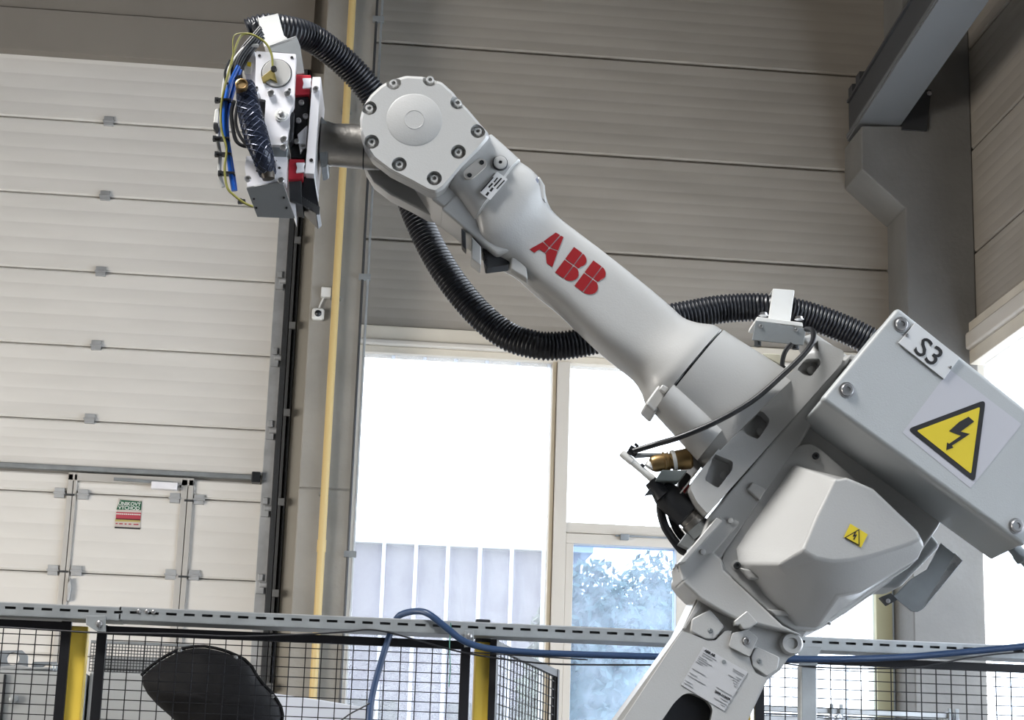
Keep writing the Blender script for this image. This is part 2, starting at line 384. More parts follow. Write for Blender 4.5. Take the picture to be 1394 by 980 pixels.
# mullion: several profiles
xm = [X1, X1+(X2-X1)*.22, X1+(X2-X1)*.34, X2]
MB().box((xm[0], YW-.05, ZS), (xm[1], YW+.1, zhead)).build('mullion', mat('mullion_tan', (0.50, 0.42, 0.30), .5), w1, bevel=.004)
MB().box((xm[1]+.004, YW-.07, ZS), (xm[3], YW+.1, zhead)).build('mullion', bpy.data.materials['cream_light'], w1, bevel=.005)
w2 = tag(bpy.data.objects.new('window_2', None), kind='structure'); C.objects.link(w2); w2.location = (X2, YW, ZS)
XS1 = wx(945, 720)
zt1, zt2, zt3 = wz(850, 716), wz(850, 730), wz(850, 745)
CL = bpy.data.materials['cream_light']
MB().box((X2, YW-.05, zt2), (XS1, YW+.1, zt1)).build('transom', CL, w2, bevel=.004)
MB().box((X2, YW+.01, zt1), (XS1, YW+.02, zhead)).build('pane', GLASSU, w2, smooth=0)
fr = MB(); fx0, fx1 = wx(778, 790), wx(918, 790)
fr.box((X2, YW-.07, zt3), (XS1, YW+.08, zt2-.006)); fr.box((X2, YW-.07, ZS), (fx0, YW+.08, zt3)); fr.box((fx1, YW-.07, ZS), (wx(934, 790), YW+.08, zt3))
fr.build('sash', CL, w2, bevel=.004)
MB().box((fx0, YW+.01, ZS), (fx1, YW+.02, zt3)).build('pane', GLASSC, w2, smooth=0)
MB().bar(W(838, 729, YW-.085), W(925, 733, YW-.085), .012).build('stay_rod', GALV, w2)
MB().obox(W(850, 731, YW-.09), (.03, 0, 0), (0, .02, 0), (0, 0, .02)).build('latch', GALV, w2, bevel=.004)
MB().box((wx(934, 790)+.004, YW-.06, ZS), (XS1, YW+.1, zt2)).build('mullion', CREAM, w2, bevel=.004)
w4 = tag(bpy.data.objects.new('window_4', None), kind='structure'); C.objects.link(w4); w4.location = (XS1, YW, ZS)
xa, xb = wx(1190, 800), wx(1212, 800)
channel(XS1+.01, xa, 7, w4, zhead)
MB().box((xa, YW-.04, ZS), (xb, YW+.1, zhead)).build('mullion', mat('mullion_olive', (0.55, 0.53, 0.34), .5), w4, bevel=.004)
channel(xb, XE, 1, w4, zhead)
# --- exterior
ext = tag(MB().box((-40, 14.5, -0.4), (60, 90, -0.3)).build('ground_outside', mat('yard', (0.30, 0.30, 0.32), .9), smooth=0), kind='structure')
fb = thing('building', 'pale lavender warehouse seen dimly through the frosted channel glass', 'building', (1.0, 34, -.3))
hb = W(600, 745, 34).z
bb = MB(); bb.box((-6, 34, -.3), (4.6, 44, hb)); bb.build('wall', EXTW, fb)
MB().box((-6.2, 33.8, hb), (4.8, 44, hb+.25)).build('roof', MACH, fb)
for i in range(4):
    MB().box((-4.6+i*2.3, 33.94, 2.2), (-3.2+i*2.3, 34.05, 3.9)).build('window', DARK, fb)
def tree(px, Y, py_top, wdt, label):
    base = W(px, 1000, Y); base.z = -.3; top = W(px, py_top, Y).z
    t = thing('tree', label, 'tree', base, 'trees outside the opening sash window')
    MB().tube([base, base+Z*(top*.5), base+Z*(top*.85)+T*.2], lambda i: .16-.05*i, 8).build('trunk', BARK, t)
    b = MB()
    for i in range(7000):
        th = random.uniform(0, 2*PI); u = random.uniform(-1, 1); r = random.uniform(.35, 1)**.6
        rr = math.sqrt(1-u*u)
        c = base+Vector((wdt*rr*math.cos(th)*r, wdt*rr*math.sin(th)*r, top*.60+top*.42*u*r))
        a = Vector((random.gauss(0, 1), random.gauss(0, 1), random.gauss(0, 1))).normalized()*.075; e = a.orthogonal().normalized()*.045
        b.add([c-a, c+e, c+a, c-e], [(0, 1, 2, 3)])
    k0 = base+Z*(top*.60); b.lathe(k0-Z*top*.36, Z, [(top*.72*q/10, wdt*.86*math.sin(PI*q/10)) for q in range(11)], 20)
    o = b.build('crown', LEAF, t, smooth=0); o['kind'] = 'stuff'
tree(800, 24, 738, .92, 'leafy tree seen through dusty glass, nearer the mullion')
tree(892, 28, 734, 1.15, 'leafy tree seen through dusty glass, nearer the robot')
# --- sectional door (door_1)
d1 = tag(bpy.data.objects.new('door_1', None), kind='structure'); C.objects.link(d1); d1.location = (XD1, YW, 0)
yj = [157, 259, 362, 464.5, 566.5]
zj = [wz(0, y) for y in yj]; zr = wz(0, 633)                     # rail line
dd = zj[1]-zj[2]; zj2 = [wz(130, 672.5), wz(130, 781)]
rows = [zj[0]+dd]+zj+[zr]
XDR = wx(370, 450)                                             # right edge of panels
for a, b in zip(rows, rows[1:]):
    ribbed(XL, XDR, b, a, YW, 5, 0.0012, gap=.008).build('panel', DOORP, d1, smooth=30)
xw0, xw1 = wx(103, 690), wx(245, 690)                            # wicket leaf
xo0, xo1 = wx(90, 690), wx(262, 690)
low = [zr-.03, zj2[0], zj2[1]]
while low[-1] > .5: low.append(low[-1]-dd)
low[-1] = 0.02
for a, b in zip(low, low[1:]):
    r_ = 5 if a-b > .3 else 2
    ribbed(XL, xo0, b, a, YW, r_, 0.0012, gap=.008).build('panel', DOORP, d1, smooth=30)
    ribbed(xo1, XDR, b, a, YW, r_, 0.0012, gap=.008).build('panel', DOORP, d1, smooth=30)
door2 = tag(bpy.data.objects.new('door_2', None), kind='structure'); C.objects.link(door2); door2.location = ((xw0+xw1)/2, YW, 0)
for a, b in zip(low, low[1:]):
    ribbed(xw0, xw1, b, a-(.05 if a == low[0] else 0), YW-.01, 5 if a-b > .3 else 2, 0.0012, gap=.008).build('panel', DOORP, door2, smooth=30)
fr = MB()
for xa_, xb_ in ((xo0, xo0+.035), (xo0+.04, xw0), (xw1, xo1-.04), (xo1-.035, xo1)): fr.box((xa_, YW-.03, 0), (xb_, YW+.02, zr-.04))
fr.box((xo0, YW-.03, zr-.085), (xo1, YW+.02, zr-.03)); fr.build('door_frame', DOORF, door2, bevel=.004)
MB().box((wx(207, 663), YW-.09, wz(207, 668)), (wx(243, 663), YW-.03, wz(207, 658))).build('door_closer', ALU, door2, bevel=.006)
MB().bar(W(155, 652, YW-.06), W(236, 658, YW-.06), .02).build('closer_arm', GALV, door2)
MB().box((XL, YW-.06, zr-.022), (XDR-.01, YW, zr+.012)).build('stiffener_rail', GALV, d1, bevel=.008)
MB().box((XDR-.07, YW-.08, zr-.045), (XDR-.01, YW-.0, zr+.03)).build('rail_end', BLACK, d1, bevel=.008)
def hinge(px, py, par, Y=YW-.012, m=GALVL):
    b = MB(); p = W(px, py, Y); s = .034
    b.box((p.x-s, Y-.012, p.z-s), (p.x+s, Y+.015, p.z+s)); b.box((p.x-s*1.2, Y-.018, p.z-.008), (p.x+s*1.2, Y+.01, p.z+.006))
    return b.build('hinge', m, par, bevel=.003)
for px, py in ((148, 165), (143, 266.5), (137, 369.5), (131, 470), (122, 570)): hinge(px, py, d1, m=GALVL)
for px, py in ((81, 671), (72, 776), (271, 680), (264, 783), (-60, 150)): hinge(px, py, d1)
for px, py in ((113, 673), (104, 777), (238, 678), (232, 782)): hinge(px, py, door2, YW-.025)
for px, py in ((95, 673.5), (86, 778), (257, 681.5), (249, 785)):
    MB().obox(W(px, py, YW-.035), (.03, 0, 0), (0, .012, 0), (0, 0, .006)).build('hinge_pin', DARK, door2)
MB().prism(WW([(92, 795), (96, 786), (97, 800), (94, 818), (91, 818)], YW-.06), (0, .05, 0)).build('door_handle', GALVL, door2, bevel=.004)
# escape sign on the wicket leaf (flat print)
cs = crop(145, 670, 16.33)
sg = MB().prism(WW(cs((265, 130), (790, 180), (745, 830), (180, 800)), YW-.016), (0, .004, 0)).build('sign', mat('sign_white', (.55, .5, .46), .5), door2)
def sp(pts, m, k=0):
    MB().prism(WW(cs(*pts), YW-.018-k*.001), (0, .0018, 0)).build('sign_print', m, sg_root, smooth=0)
sg_root = sg
GRN = mat('sign_green', (.01, .10, .045), .5); SR = mat('sign_red', (.42, .05, .075), .5); SW = mat('sign_letters', (.7, .75, .7), .5)
sp([(300, 165), (785, 205), (765, 400), (220, 385)], GRN); sp([(215, 435), (770, 455), (755, 600), (205, 575)], SR)
sp([(205, 575), (755, 600), (752, 630), (200, 600)], mat('sign_dark', (.08, .01, .01), .5)); sp([(195, 600), (752, 630), (750, 665), (192, 648)], mat('sign_ochre', (.45, .38, .12), .5))
sp([(180, 765), (745, 790), (742, 825), (180, 800)], INK)
for s, px, py, sz, m in (('ÚNIKOVÝ', 512, 262, .034, SW), ('VÝCHOD', 500, 352, .034, SW)):
    q = cs((px, py))[0]; p = W(q[0], q[1], YW-.0205)
    text(s, p, (1, 0, 0), (0, 0, 1), sz, m, sg_root, depth=.0006, bold=.0006)
for x_, y_, w_, m in [(x_, 478+(x_-230)*.04, 30, SW) for x_ in range(235, 740, 42)]+[(225, 695, 45, SR), (320, 700, 80, SR), (425, 705, 45, SR), (520, 708, 60, SR), (655, 715, 110, SR)]:
    MB().prism(WW(cs((x_-w_/2, y_-14), (x_+w_/2, y_-12), (x_+w_/2, y_+14), (x_-w_/2, y_+12)), YW-.0185), (0, .0015, 0)).build('sign_print', m, sg_root, smooth=0)
# --- door track on the right
tk = tag(bpy.data.objects.new('trim_2', None), kind='structure'); C.objects.link(tk); tk.location = (XD1, YW, 0)
def vert(xa_, xb_, ya, yb, name, m, bev=.003, z0=0, z1=None): return MB().box((xa_, ya, z0), (xb_, yb, z1 if z1 else zt)).build(name, m, tk, bevel=bev)
vert(XDR, XDR+.075, YW-.02, YW+.04, 'end_stile', GALVL)
vert(XDR+.078, XDR+.115, YW-.10, YW+.03, 'track_rail', DARK)
vert(XDR+.120, XDR+.140, YW-.12, YW+.03, 'track_lip', BEAMD)
vert(XDR+.150, XDR+.168, YW-.09, YW+.03, 'track_rail', DARK)
vert(XDR+.172, XDR+.26, YW-.06, YW+.05, 'frame_post', mat('frame_tan', (.34, .32, .28), .6))
for px, py in ((374, 385), (366, 489), (361, 588), (357, 693), (350, 797)):
    z_ = W(px, py, YW).z; b = MB(); b.box((XDR+.005, YW-.06, z_-.06), (XDR+.062, YW-.02, z_+.02)); b.lathe((XDR+.03, YW-.06, z_), (1, 0, 0), [(0, .022), (.06, .022)], 10); b.box((XDR+.015, YW-.04, z_+.03), (XDR+.05, YW-.02, z_+.075))
    b.build('roller_bracket', GALVL, tk, bevel=.004)
for k in range(9):
    b = MB(); z_ = 1.2+k*.62; b.box((XDR+.12, YW-.13, z_), (XDR+.165, YW-.1, z_+.05)); b.build('track_clip', BEAM, tk, bevel=.003)
# --- pipes on the column
pp = thing('gas_pipe', 'long yellow vertical pipe clipped to the concrete column', 'pipe', W(440, 850, YC-.05))
pt, pb_ = W(475, 0, YC-.06), W(432, 900, YC-.06)
dv = (pt-pb_)/(pt.z-pb_.z); q0 = pb_-dv*pb_.z; xm_ = (W(462.5, 300, YC-.06).x+W(447, 560, YC-.06).x+W(437, 780, YC-.06).x)/3
zj_ = W(437, 745, YC).z
MB().lathe((xm_, YC-.06, .02), Z, [(0, .026), (zj_-.02, .026)], 16).build('pipe', PIPE, pp)
MB().lathe((xm_, YC-.06, zj_), Z, [(0, .026), (8.58-zj_, .026)], 16).build('pipe', PIPE, pp)
MB().lathe((xm_, YC-.06, zj_-.04), Z, [(0, .030), (.08, .030)], 16).build('coupling', PIPE, pp)
for k in range(6):
    MB().box((xm_-.035, YC-.05, 1+k*1.35), (xm_+.035, YC-.002, 1.02+k*1.35)).build('pipe_clip', GALV, pp)
cx = W(499, 560, YC-.01).x
cb = thing('conduit', 'thin grey conduit running down the window side of the concrete column', 'conduit', (cx, YC-.02, 1))
for dx, m in ((.035, DARK), (.07, GALV)):
    MB().lathe((XCL1-.06+dx+.02, YC-.03, .02), Z, [(0, .009), (8.5, .009)], 8).build('tube', m, cb)
for k in range(4): MB().box((XCL1-.03, YC-.045, 1.4+k*1.9), (XCL1+.05, YC-.01, 1.44+k*1.9)).build('clip', GALV, cb)
sc = thing('security_camera', 'small white square camera with a dark lens on the concrete column', 'camera', W(433, 427, YC-.02))
p = W(433, 427, YC-.05)
MB().box((p.x-.042, YC-.06, p.z-.042), (p.x+.042, YC, p.z+.042)).build('body', WHITE, sc, bevel=.02, seg=4)
MB().lathe((p.x, YC-.055, p.z), (0, -1, 0), [(0, .024), (.012, .022), (.02, .012), (.022, 0)], 20).build('lens', BLACK, sc)
jb = thing('junction_box', 'small white junction box beside the yellow pipe above the camera', 'box', W(444, 401, YC))
p = W(444, 400, YC); MB().box((p.x-.035, YC-.05, p.z-.035), (p.x+.035, YC, p.z+.035)).build('body', WHITE, jb, bevel=.006)
MB().tube(spline([W(441, 404, YC-.02), W(437, 412, YC-.02), W(434, 420, YC-.02)], 5), .006, 6).build('cable', WHITE, jb)

# =================================================================== FENCE
YF = 6.1
def fx(px, py): return W(px, py, YF).x
FT = W(350, 860, YF).z                                          # fence top
def fence_panel(p, q, z1, label, r=.014, mesh_off=0):
    """panel between ground points p and q (Vector), top z1"""
    d = (q-p); Ln = d.length; d.normalize(); nrm = Vector((-d.y, d.x, 0))
    t = thing('mesh_fence', label, 'fence', Vector((p.x, p.y, 0.08)))
    z0 = .08
    for s in (p, q-d*.03): MB().obox(s+d*.015+Z*((z0+z1)/2), d*.015, nrm*.011, Z*((z1-z0)/2)).build('upright', FENCEB, t)
    for zz in (z0+.015, z1-.015): MB().obox((p+q)/2+Z*zz, d*(Ln/2-.03), nrm*.009, Z*.013).build('rail', FENCEB, t)
    b = MB(); x = .05
    while x < Ln-.04:
        b.obox(p+d*x+Z*((z0+z1)/2)-nrm*.003, d*.0016, nrm*.0016, Z*((z1-z0)/2-.02)); x += .05
    zz = z1-.045
    while zz > z0+.03:
        b.obox((p+q)/2+Z*zz, d*(Ln/2-.03), nrm*.0016, Z*.0014); zz -= .0305
    o = b.build('wire_mesh', FENCEB, t, smooth=0); o['kind'] = 'stuff'
    return t
def G(px, py, Y=None):
    v = W(px, py, Y or YF); v.z = 0; return v
fence_panel(G(-320, 920), G(95, 880)-Vector((0, 0, 0)), W(90, 846, YF).z, 'black mesh fence panel left of the yellow post under the tray splice bracket')
fence_panel(G(131, 880), G(640, 890), W(350, 860, YF).z+.0, 'wide black mesh fence panel between the two yellow posts, in front of the black hood')
# angled side panel: starts near, recedes to the right
pn = W(672, 870, YF); d0 = ray(758, 912); sp_ = W(672, 870, YF)
zt2_ = sp_.z; tt = (zt2_-EYE.z)/d0.z; qn = EYE+d0*tt
fence_panel(Vector((pn.x, pn.y, 0)), Vector((qn.x, qn.y, 0)), zt2_, 'short black mesh fence panel angled away toward the window')
fence_panel(G(1027, 930), G(1560, 930), W(1200, 896, YF).z, 'black mesh fence panel right of the robot in front of the concrete column')
def post(px, py_top, wpx, label, m=POST, cap=False, Y=YF, grp='fence posts'):
    p = W(px, py_top, Y); hw = wpx/2*Y/F
    t = thing('fence_post', label, 'post', Vector((p.x, Y, 0)), None)
    MB().box((p.x-hw, Y-.0, .01), (p.x+hw, Y+.05, p.z)).build('tube', m, t, bevel=.006)
    MB().box((p.x-.07, Y-.04, 0.002), (p.x+.07, Y+.09, .012)).build('foot', m, t)
    if cap: MB().prism([(p.x-hw-.002, Y-.003, p.z-.002), (p.x+hw+.002, Y-.003, p.z-.002), (p.x+hw-.015, Y-.003, p.z+.06), (p.x-hw+.015, Y-.003, p.z+.06)], (0, .055, 0)).build('cap', BLACK, t, bevel=.002)
    return t
post(108, 852, 24, 'yellow fence post under the left end of the cable tray', Y=YF+.02)
post(658, 873, 21, 'yellow fence post with a black cap beside the angled mesh panel', cap=True, Y=YF+.03)
post(1010, 950, 26, 'yellow fence post mostly hidden behind the robot arm', Y=YF+.03)
gp = post(1101, 905, 23, 'grey steel post carrying the cable tray right of the robot', m=GALV, Y=YF-.08)
MB().prism(WW([(1085, 880), (1120, 880), (1113, 893), (1113, 906), (1088, 906), (1088, 893)], YF-.1), (0, .01, 0)).build('gusset', GALV, gp, bevel=.002)
# --- cable tray (slotted strut channel)
YT = YF-.06
tA = W(0, 819, YT); tB = W(1394, 877, YT); zA = (tA.z+tB.z)/2
tA2 = Vector((tA.x-.6, YT, 0)); 
def tray(xs, xe, zc, label, name='strut_channel'):
    t = thing(name, label, 'cable tray', Vector((xs, YT, zc)))
    H = .040; sl0, sl1 = zc-.013, zc-.021
    MB().box((xs, YT, zc-.003), (xe, YT+.041, zc)).build('top_flange', GALVL, t)
    MB().box((xs, YT, sl0), (xe, YT+.002, zc-.003)).build('upper_web', GALV, t)
    MB().box((xs, YT, zc-H), (xe, YT+.002, sl1)).build('lower_web', GALV, t)
    MB().box((xs, YT+.001, zc-H-.002), (xe, YT+.12, zc-H)).build('bottom_flange', GALV, t)
    MB().box((xs, YT+.118, zc-H), (xe, YT+.12, zc-.01)).build('rear_web', DARK, t)
    MB().box((xs, YT+.02, zc-H+.002), (xe, YT+.022, zc-.004)).build('slot_shade', DARK, t)  # dark sheet added behind the slots; the channel's inner shade as colour
    x = xs+.01; n = 0; me = None
    while x < xe-.025:
        if me is None:
            b = MB(); b.box((0, 0, -.004), (.0225, .002, .004)); me = b.mesh('web_bridge'); me.materials.append(GALV)
        o = bpy.data.objects.new('web_bridge', me); link(o, t); o.location = (x-xs, 0, (sl0+sl1)/2-zc); x += .0555; n += 1
    return t
zL = W(80, 823, YT).z; 
def trayz(px, py): return W(px, py, YT).z
t1 = tray(W(-260, 820, YT).x, W(165, 826, YT).x, W(0, 819, YT).z, 'grey slotted steel cable tray section above the left mesh panel')
t2 = tray(W(163, 826, YT).x, W(1560, 880, YT).x, W(0, 818.3, YT).z, 'long grey slotted steel cable tray running behind the robot arm')
sb = thing('tray_bracket', 'galvanised bracket joining the cable tray to the fence beside the left yellow post', 'bracket', W(130, 845, YT))
MB().prism(WW([(117, 838), (144, 838), (144, 860), (131, 859), (117, 850)], YT-.004), (0, .004, 0)).build('plate', GALV, sb, bevel=.001)
bolt(W(135, 849, YT-.004), (0, -1, 0), .009, sb, 'hex')
for px, py in ((189, 832), (200, 832.5), (209, 833)): bolt(W(px, py, YT), (0, -1, 0), .006, sb, 'hex')
sb2 = thing('tray_bracket', 'galvanised bracket under the cable tray beside the black-capped yellow post', 'bracket', W(637, 870, YT))
MB().prism(WW([(633, 858), (645, 858), (645, 880), (632, 881)], YT-.004), (0, .004, 0)).build('plate', GALV, sb2, bevel=.001)
bolt(W(639, 866, YT-.004), (0, -1, 0), .008, sb2, 'hex')
MB().box((W(648, 842, YF+.03).x, YF+.03, W(648, 855, YF).z), (W(668, 842, YF+.03).x, YF+.06, W(650, 841, YF).z)).build('cap_block', BLACK, sb2, bevel=.003)
# --- cables on fence
cg = [(503, 1040, YF-.04), (503, 978, YF-.04), (508, 941, YF-.03), (520.6, 895, YF-.03), (531, 863, YF-.02), (538, 846, YF+.0), (546, 836.5, YF-.02), (566.5, 832, YF-.05), (584, 836, YT-.02), (609.6, 856, YT-.03), (632.5, 873, YT-.03), (667, 883, YT-.03), (724, 888, YT-.02), (780, 890.5, YT-.02), (900, 894, YT-.03), (1000, 897, YT-.035), (1065, 897, YT-.05), (1154, 897, YT-.05), (1234.6, 894, YT-.03), (1288, 889.7, YT-.03), (1394, 879.5, YT-.04), (1480, 868, YT-.04)]
o = wire([W(*c) for c in cg], .0105, 'power_cable', BLUE, seg=12)
tag(o, 'thick blue cable looped over the cable tray and along the fence top', 'cable')
def zpath(pts, r, label, m=BLACK, Y=YT-.03):
    o = wire([W(a, b, Y) for a, b in pts], r, 'signal_cable', m, seg=8); tag(o, label, 'cable'); return o
zpath([(-40, 851), (60, 857), (131, 861), (240, 863), (320, 866), (400, 864), (470, 860), (500, 857), (530, 861), (570, 872), (630, 888), (700, 899), (760, 904), (850, 905), (930, 905)], .0028, 'thin black cable sagging below the tray from left fence to the window')
zpath([(640, 888), (720, 893), (800, 898)], .0022, 'thin short black cable under the blue cable by the angled panel')
zpath([(1060, 902), (1110, 908), (1180, 910), (1250, 908), (1310, 897), (1360, 890), (1420, 886)], .0024, 'thin black cable sagging below the blue cable right of the robot')
zpath([(455, 988), (476, 972), (495, 962), (503, 957)], .0024, 'thin black cable branching from the blue cable over the white sheet')
zpath([(614, 848), (612, 880), (613, 910), (611, 935)], .0018, 'thin green cable tie tail hanging from the blue cable', mat('green_wire', (.03, .16, .12), .4))
# --- things behind the fence
YM = 7.6
mc = thing('machine_cabinet', 'low grey machine cabinet behind the left mesh fence', 'cabinet', G(100, 1000, YM))
zc_ = W(60, 913, YM).z
MB().box((W(-200, 920, YM).x, YM, .02), (W(118, 920, YM).x, YM+.8, zc_)).build('housing', MACH, mc, bevel=.01)
MB().box((W(121, 920, YM).x, YM+.02, .02), (W(300, 960, YM).x, YM+.8, W(200, 916, YM).z)).build('housing', MACH, mc, bevel=.01)
MB().box((W(2, 960, YM).x, YM-.012, .3), (W(5, 960, YM).x, YM, zc_-.02)).build('door_seam', BLACK, mc)
MB().lathe(W(19, 952, YM), (0, -1, 0), [(0, .018), (.02, .016), (.025, 0)], 14).build('knob', GALV, mc)
def holed(pts, holes, Y, name, par):
    b = MB().prism(WW(pts, Y), (0, .02, 0)); c = MB()
    for (x, y, r) in holes: c.lathe(W(x, y, Y-.05), (0, 1, 0), [(0, r*Y/F), (.15, r*Y/F)], 24)
    return b.build(name, mat('bracket_grey', (.20, .22, .24), .5), par, cut=c, bevel=.002)
br = thing('machine_brackets', 'grey plate brackets with round holes standing on the machine cabinet', 'bracket', W(30, 913, YM+.2))
ch = crop(0, 840, 7)
holed(ch((-120, 320), (210, 315), (262, 365), (262, 475), (-120, 475)), [(ch((105, 385))[0][0], ch((105, 385))[0][1], 8.3)], YM+.2, 'plate', br)
holed(ch((305, 440), (325, 425), (540, 425), (540, 515), (300, 510)), [(ch((435, 500))[0][0], ch((435, 500))[0][1], 8.0)], YM+.22, 'plate', br)
MB().prism(WW([(0, 911), (68, 911), (68, 908), (40, 908), (28, 905), (0, 907)], YM+.15), (0, .1, 0)).build('clamp', GALVL, br, bevel=.003)
for px in (72, 76): MB().lathe(W(px, 913, YM+.2), Z, [(0, .008), (.025, .008), (.027, .004)], 8).build('stud', GALV, br)
mg = thing('mesh_guard', 'fine grey wire mesh guard standing on the cabinet behind the black hood', 'guard', W(180, 915, YM+.3))
b = MB(); gx0, gx1 = W(122, 895, YM+.3).x, W(262, 895, YM+.3).x; gz0, gz1 = W(180, 916, YM+.3).z, W(180, 877, YM+.3).z
x = gx0
while x < gx1: b.box((x, YM+.3, gz0), (x+.003, YM+.303, gz1)); x += .0125
z_ = gz0
while z_ < gz1: b.box((gx0, YM+.303, z_), (gx1, YM+.306, z_+.003)); z_ += .0125
o = b.build('wire_mesh', DARK, mg, smooth=0); o['kind'] = 'stuff'
MB().box((gx0, YM+.3, gz1), (gx1, YM+.32, gz1+.01)).build('rail', GALV, mg)
MB().box((gx0, YM+.45, gz0), (gx1, YM+.46, gz0+.075)).build('backing_plate', MACH, mg)
# black hood
YH = 6.75
hood = [(188, 923.5), (201, 909), (222, 894), (244, 883), (272, 878.4), (298, 883), (315.6, 889), (338.6, 900.5), (353, 926), (373, 946), (385, 967), (383, 990), (370, 1040), (290, 1040), (238, 980), (201, 948)]
hood = chaikin(hood, 1); cxh, cyh = 300, 960
rings = []
for s_, dy in ((1.0, .25), (1.0, .10), (.985, .04), (.93, -.02), (.80, -.07), (.60, -.10), (.35, -.12), (.10, -.125)):
    ring = []
    for i, (a, b_) in enumerate(hood):
        wob = s_*(0.006*math.sin(i*.9+s_*5)+0.004*math.sin(i*1.6))
        ring.append(W(cxh+(a-cxh)*s_, cyh+(b_-cyh)*s_, YH)+Vector((0, dy+wob*(1 if s_ < 1 else 0), 0)))
    rings.append(ring)
hd = thing('fabric_hood', 'black fabric hood with rivets bulging behind the wide mesh panel', 'cover', W(300, 980, YH))
MB().loft(rings).build('cover', CLOTH, hd, smooth=60)
ed = [W(a, b_-1.0, YH)+Vector((0, .03, 0)) for a, b_ in hood[:22]]
MB().tube(ed, .006, 6).build('hem', CLOTH, hd)
for px, py in ((245, 885.5), (321, 895), (371, 948), (216, 936)): bolt(W(px, py, YH-.01), (0, -1, 0), .006, hd, 'flat', 'rivet')
st_ = thing('hood_stand', 'dark frame under the black fabric hood behind the fence', 'stand', G(320, 1000, YH+.15))
MB().box((W(300, 1000, YH).x, YH+.05, .01), (W(340, 1000, YH).x, YH+.15, W(300, 1000, YH).z)).build('leg', DARK, st_)
ws = thing('white_panel', 'sloping white sheet panel right of the black hood behind the fence', 'panel', G(440, 1000, 7.2))
MB().prism(WW([(372, 943.5), (440, 953), (512, 965), (506, 990), (500, 1200), (400, 1200), (378, 1000)], 7.2), (0, .5, 0)).build('sheet', mat('sheet_white', (.66, .68, .74), .4), ws, bevel=.006)
# aluminium conveyor frame right
YK = 8.6
cf = thing('profile_frame', 'aluminium profile machine frame behind the right mesh panel', 'frame', G(1170, 1100, YK))
pz = W(1170, 966, YK).z
kx0, kx1 = W(1030, 960, YK).x, W(1300, 968, YK).x
for i, (dz_, hh, m) in enumerate(((0, .022, GALVL), (-.030, .006, DARK), (-.042, .03, GALVL))):
    MB().box((kx0, YK-.004*i, pz+dz_-hh), (kx1, YK+.04, pz+dz_)).build('beam', m, cf, bevel=.002)
for px, hh in ((1131, .05), (1144, .05), (1292, .05), (1301, .03)):
    x = W(px, 960, YK).x; MB().box((x-.008, YK-.02, .0 if px > 1200 else pz-.2), (x+.008, YK-.006, pz+.02)).build('upright', GALV, cf, bevel=.002)
for px in (1035, 1300):
    x = W(px, 960, YK).x; MB().box((x-.02, YK, .0), (x+.02, YK+.04, pz-.02)).build('leg', GALVL, cf, bevel=.003)
MB().box((kx0, YK-.03, pz-.22), (W(1163, 970, YK).x, YK+.3, pz-.09)).build('motor_box', mat('slate', (.10, .12, .15), .5), cf, bevel=.004)
for px in (1132, 1142): bolt(W(px, 976, YK-.035), (0, -1, 0), .012, cf, 'flat')
MB().bar(W(1225, 982, YK+.1), W(1290, 972, YK+.1), .02).build('brace', GALVL, cf)
# =================================================================== ROBOT ARM
base0 = P(630, 1466, 4.02); basep = Vector((base0.x, base0.y, 0))
rb = thing('robot_arm', 'large light grey industrial robot arm with red lettering reaching up to the left', 'robot', basep)
def pd(px, py, q, r, n): return (P(q, r, n)-P(px, py, n)).normalized()
# --- electrical box
eb = MB().prism(PP([(1222, 417), (1490, 630), (1394, 744), (1117, 543)], 3.745), N*.030).build('control_box', BOXP, rb, bevel=.010, seg=4)
MB().prism(PP([(1217, 424), (1484, 634), (1392, 742), (1119, 545)], 3.775), N*.215).build('box_body', BOXP, eb, bevel=.006, seg=3)
for a, b_ in ((1227, 442), (1153, 531), (1384, 716), (1452, 628)): bolt(P(a, b_, 3.745), -N, .0135, eb, 'flat', 'screw')
U = lambda n=3.74: pd(1117, 543, 1394, 744, n)                  # along the box
V = lambda n=3.74: pd(1117, 543, 1222, 417, n)
pl = MB().prism(PP([(1246, 439), (1307, 486.5), (1285, 516), (1223, 466.6)], 3.740), N*.004).build('name_plate', PLATEW, eb, bevel=.0008)
tU = pd(1223, 466.6, 1285, 516, 3.739); tV = pd(1223, 466.6, 1246, 439, 3.739)
text('S3', P(1264, 480, 3.7392), tU, tV, .060, INK, eb, 'lettering', bold=.0004)
for a, b_ in ((1235, 456), (1294, 500)): bolt(P(a, b_, 3.7395), -N, .0032, eb, 'flat', 'rivet')
MB().prism(PP([(1293, 503), (1391, 577.5), (1321, 664.5), (1228.6, 589)], 3.7445), N*.001).build('warning_label', LABELW, eb, smooth=0)
def rounded(pts, r, k=4):
    out = []; n = len(pts)
    for i in range(n):
        p = Vector(pts[i]); a = (Vector(pts[i-1])-p).normalized(); b = (Vector(pts[(i+1) % n])-p).normalized()
        A, B = p+a*r, p+b*r
        for j in range(k+1):
            t = j/k; out.append(tuple(A*(1-t)**2+p*2*t*(1-t)+B*t*t))
    return out
def insets(pts, d):
    cx = sum(p[0] for p in pts)/len(pts); cy = sum(p[1] for p in pts)/len(pts); out = []; n = len(pts)
    for i in range(n):
        p0, p1, p2 = Vector(pts[i-1]), Vector(pts[i]), Vector(pts[(i+1) % n])
        a = (p0-p1).normalized(); b = (p2-p1).normalized(); s = abs(a.x*b.y-a.y*b.x); out.append(tuple(p1+(a+b)*d/s))
    return out
tri = [(1235, 584), (1342, 544), (1327, 657)]
MB().prism(PP(rounded(tri, 8), 3.7437), N*.0012).build('triangle_border', INK, eb, smooth=0)
MB().prism(PP(rounded(insets(tri, 6.5), 2.5), 3.7431), N*.0012).build('triangle_field', YEL, eb, smooth=0)
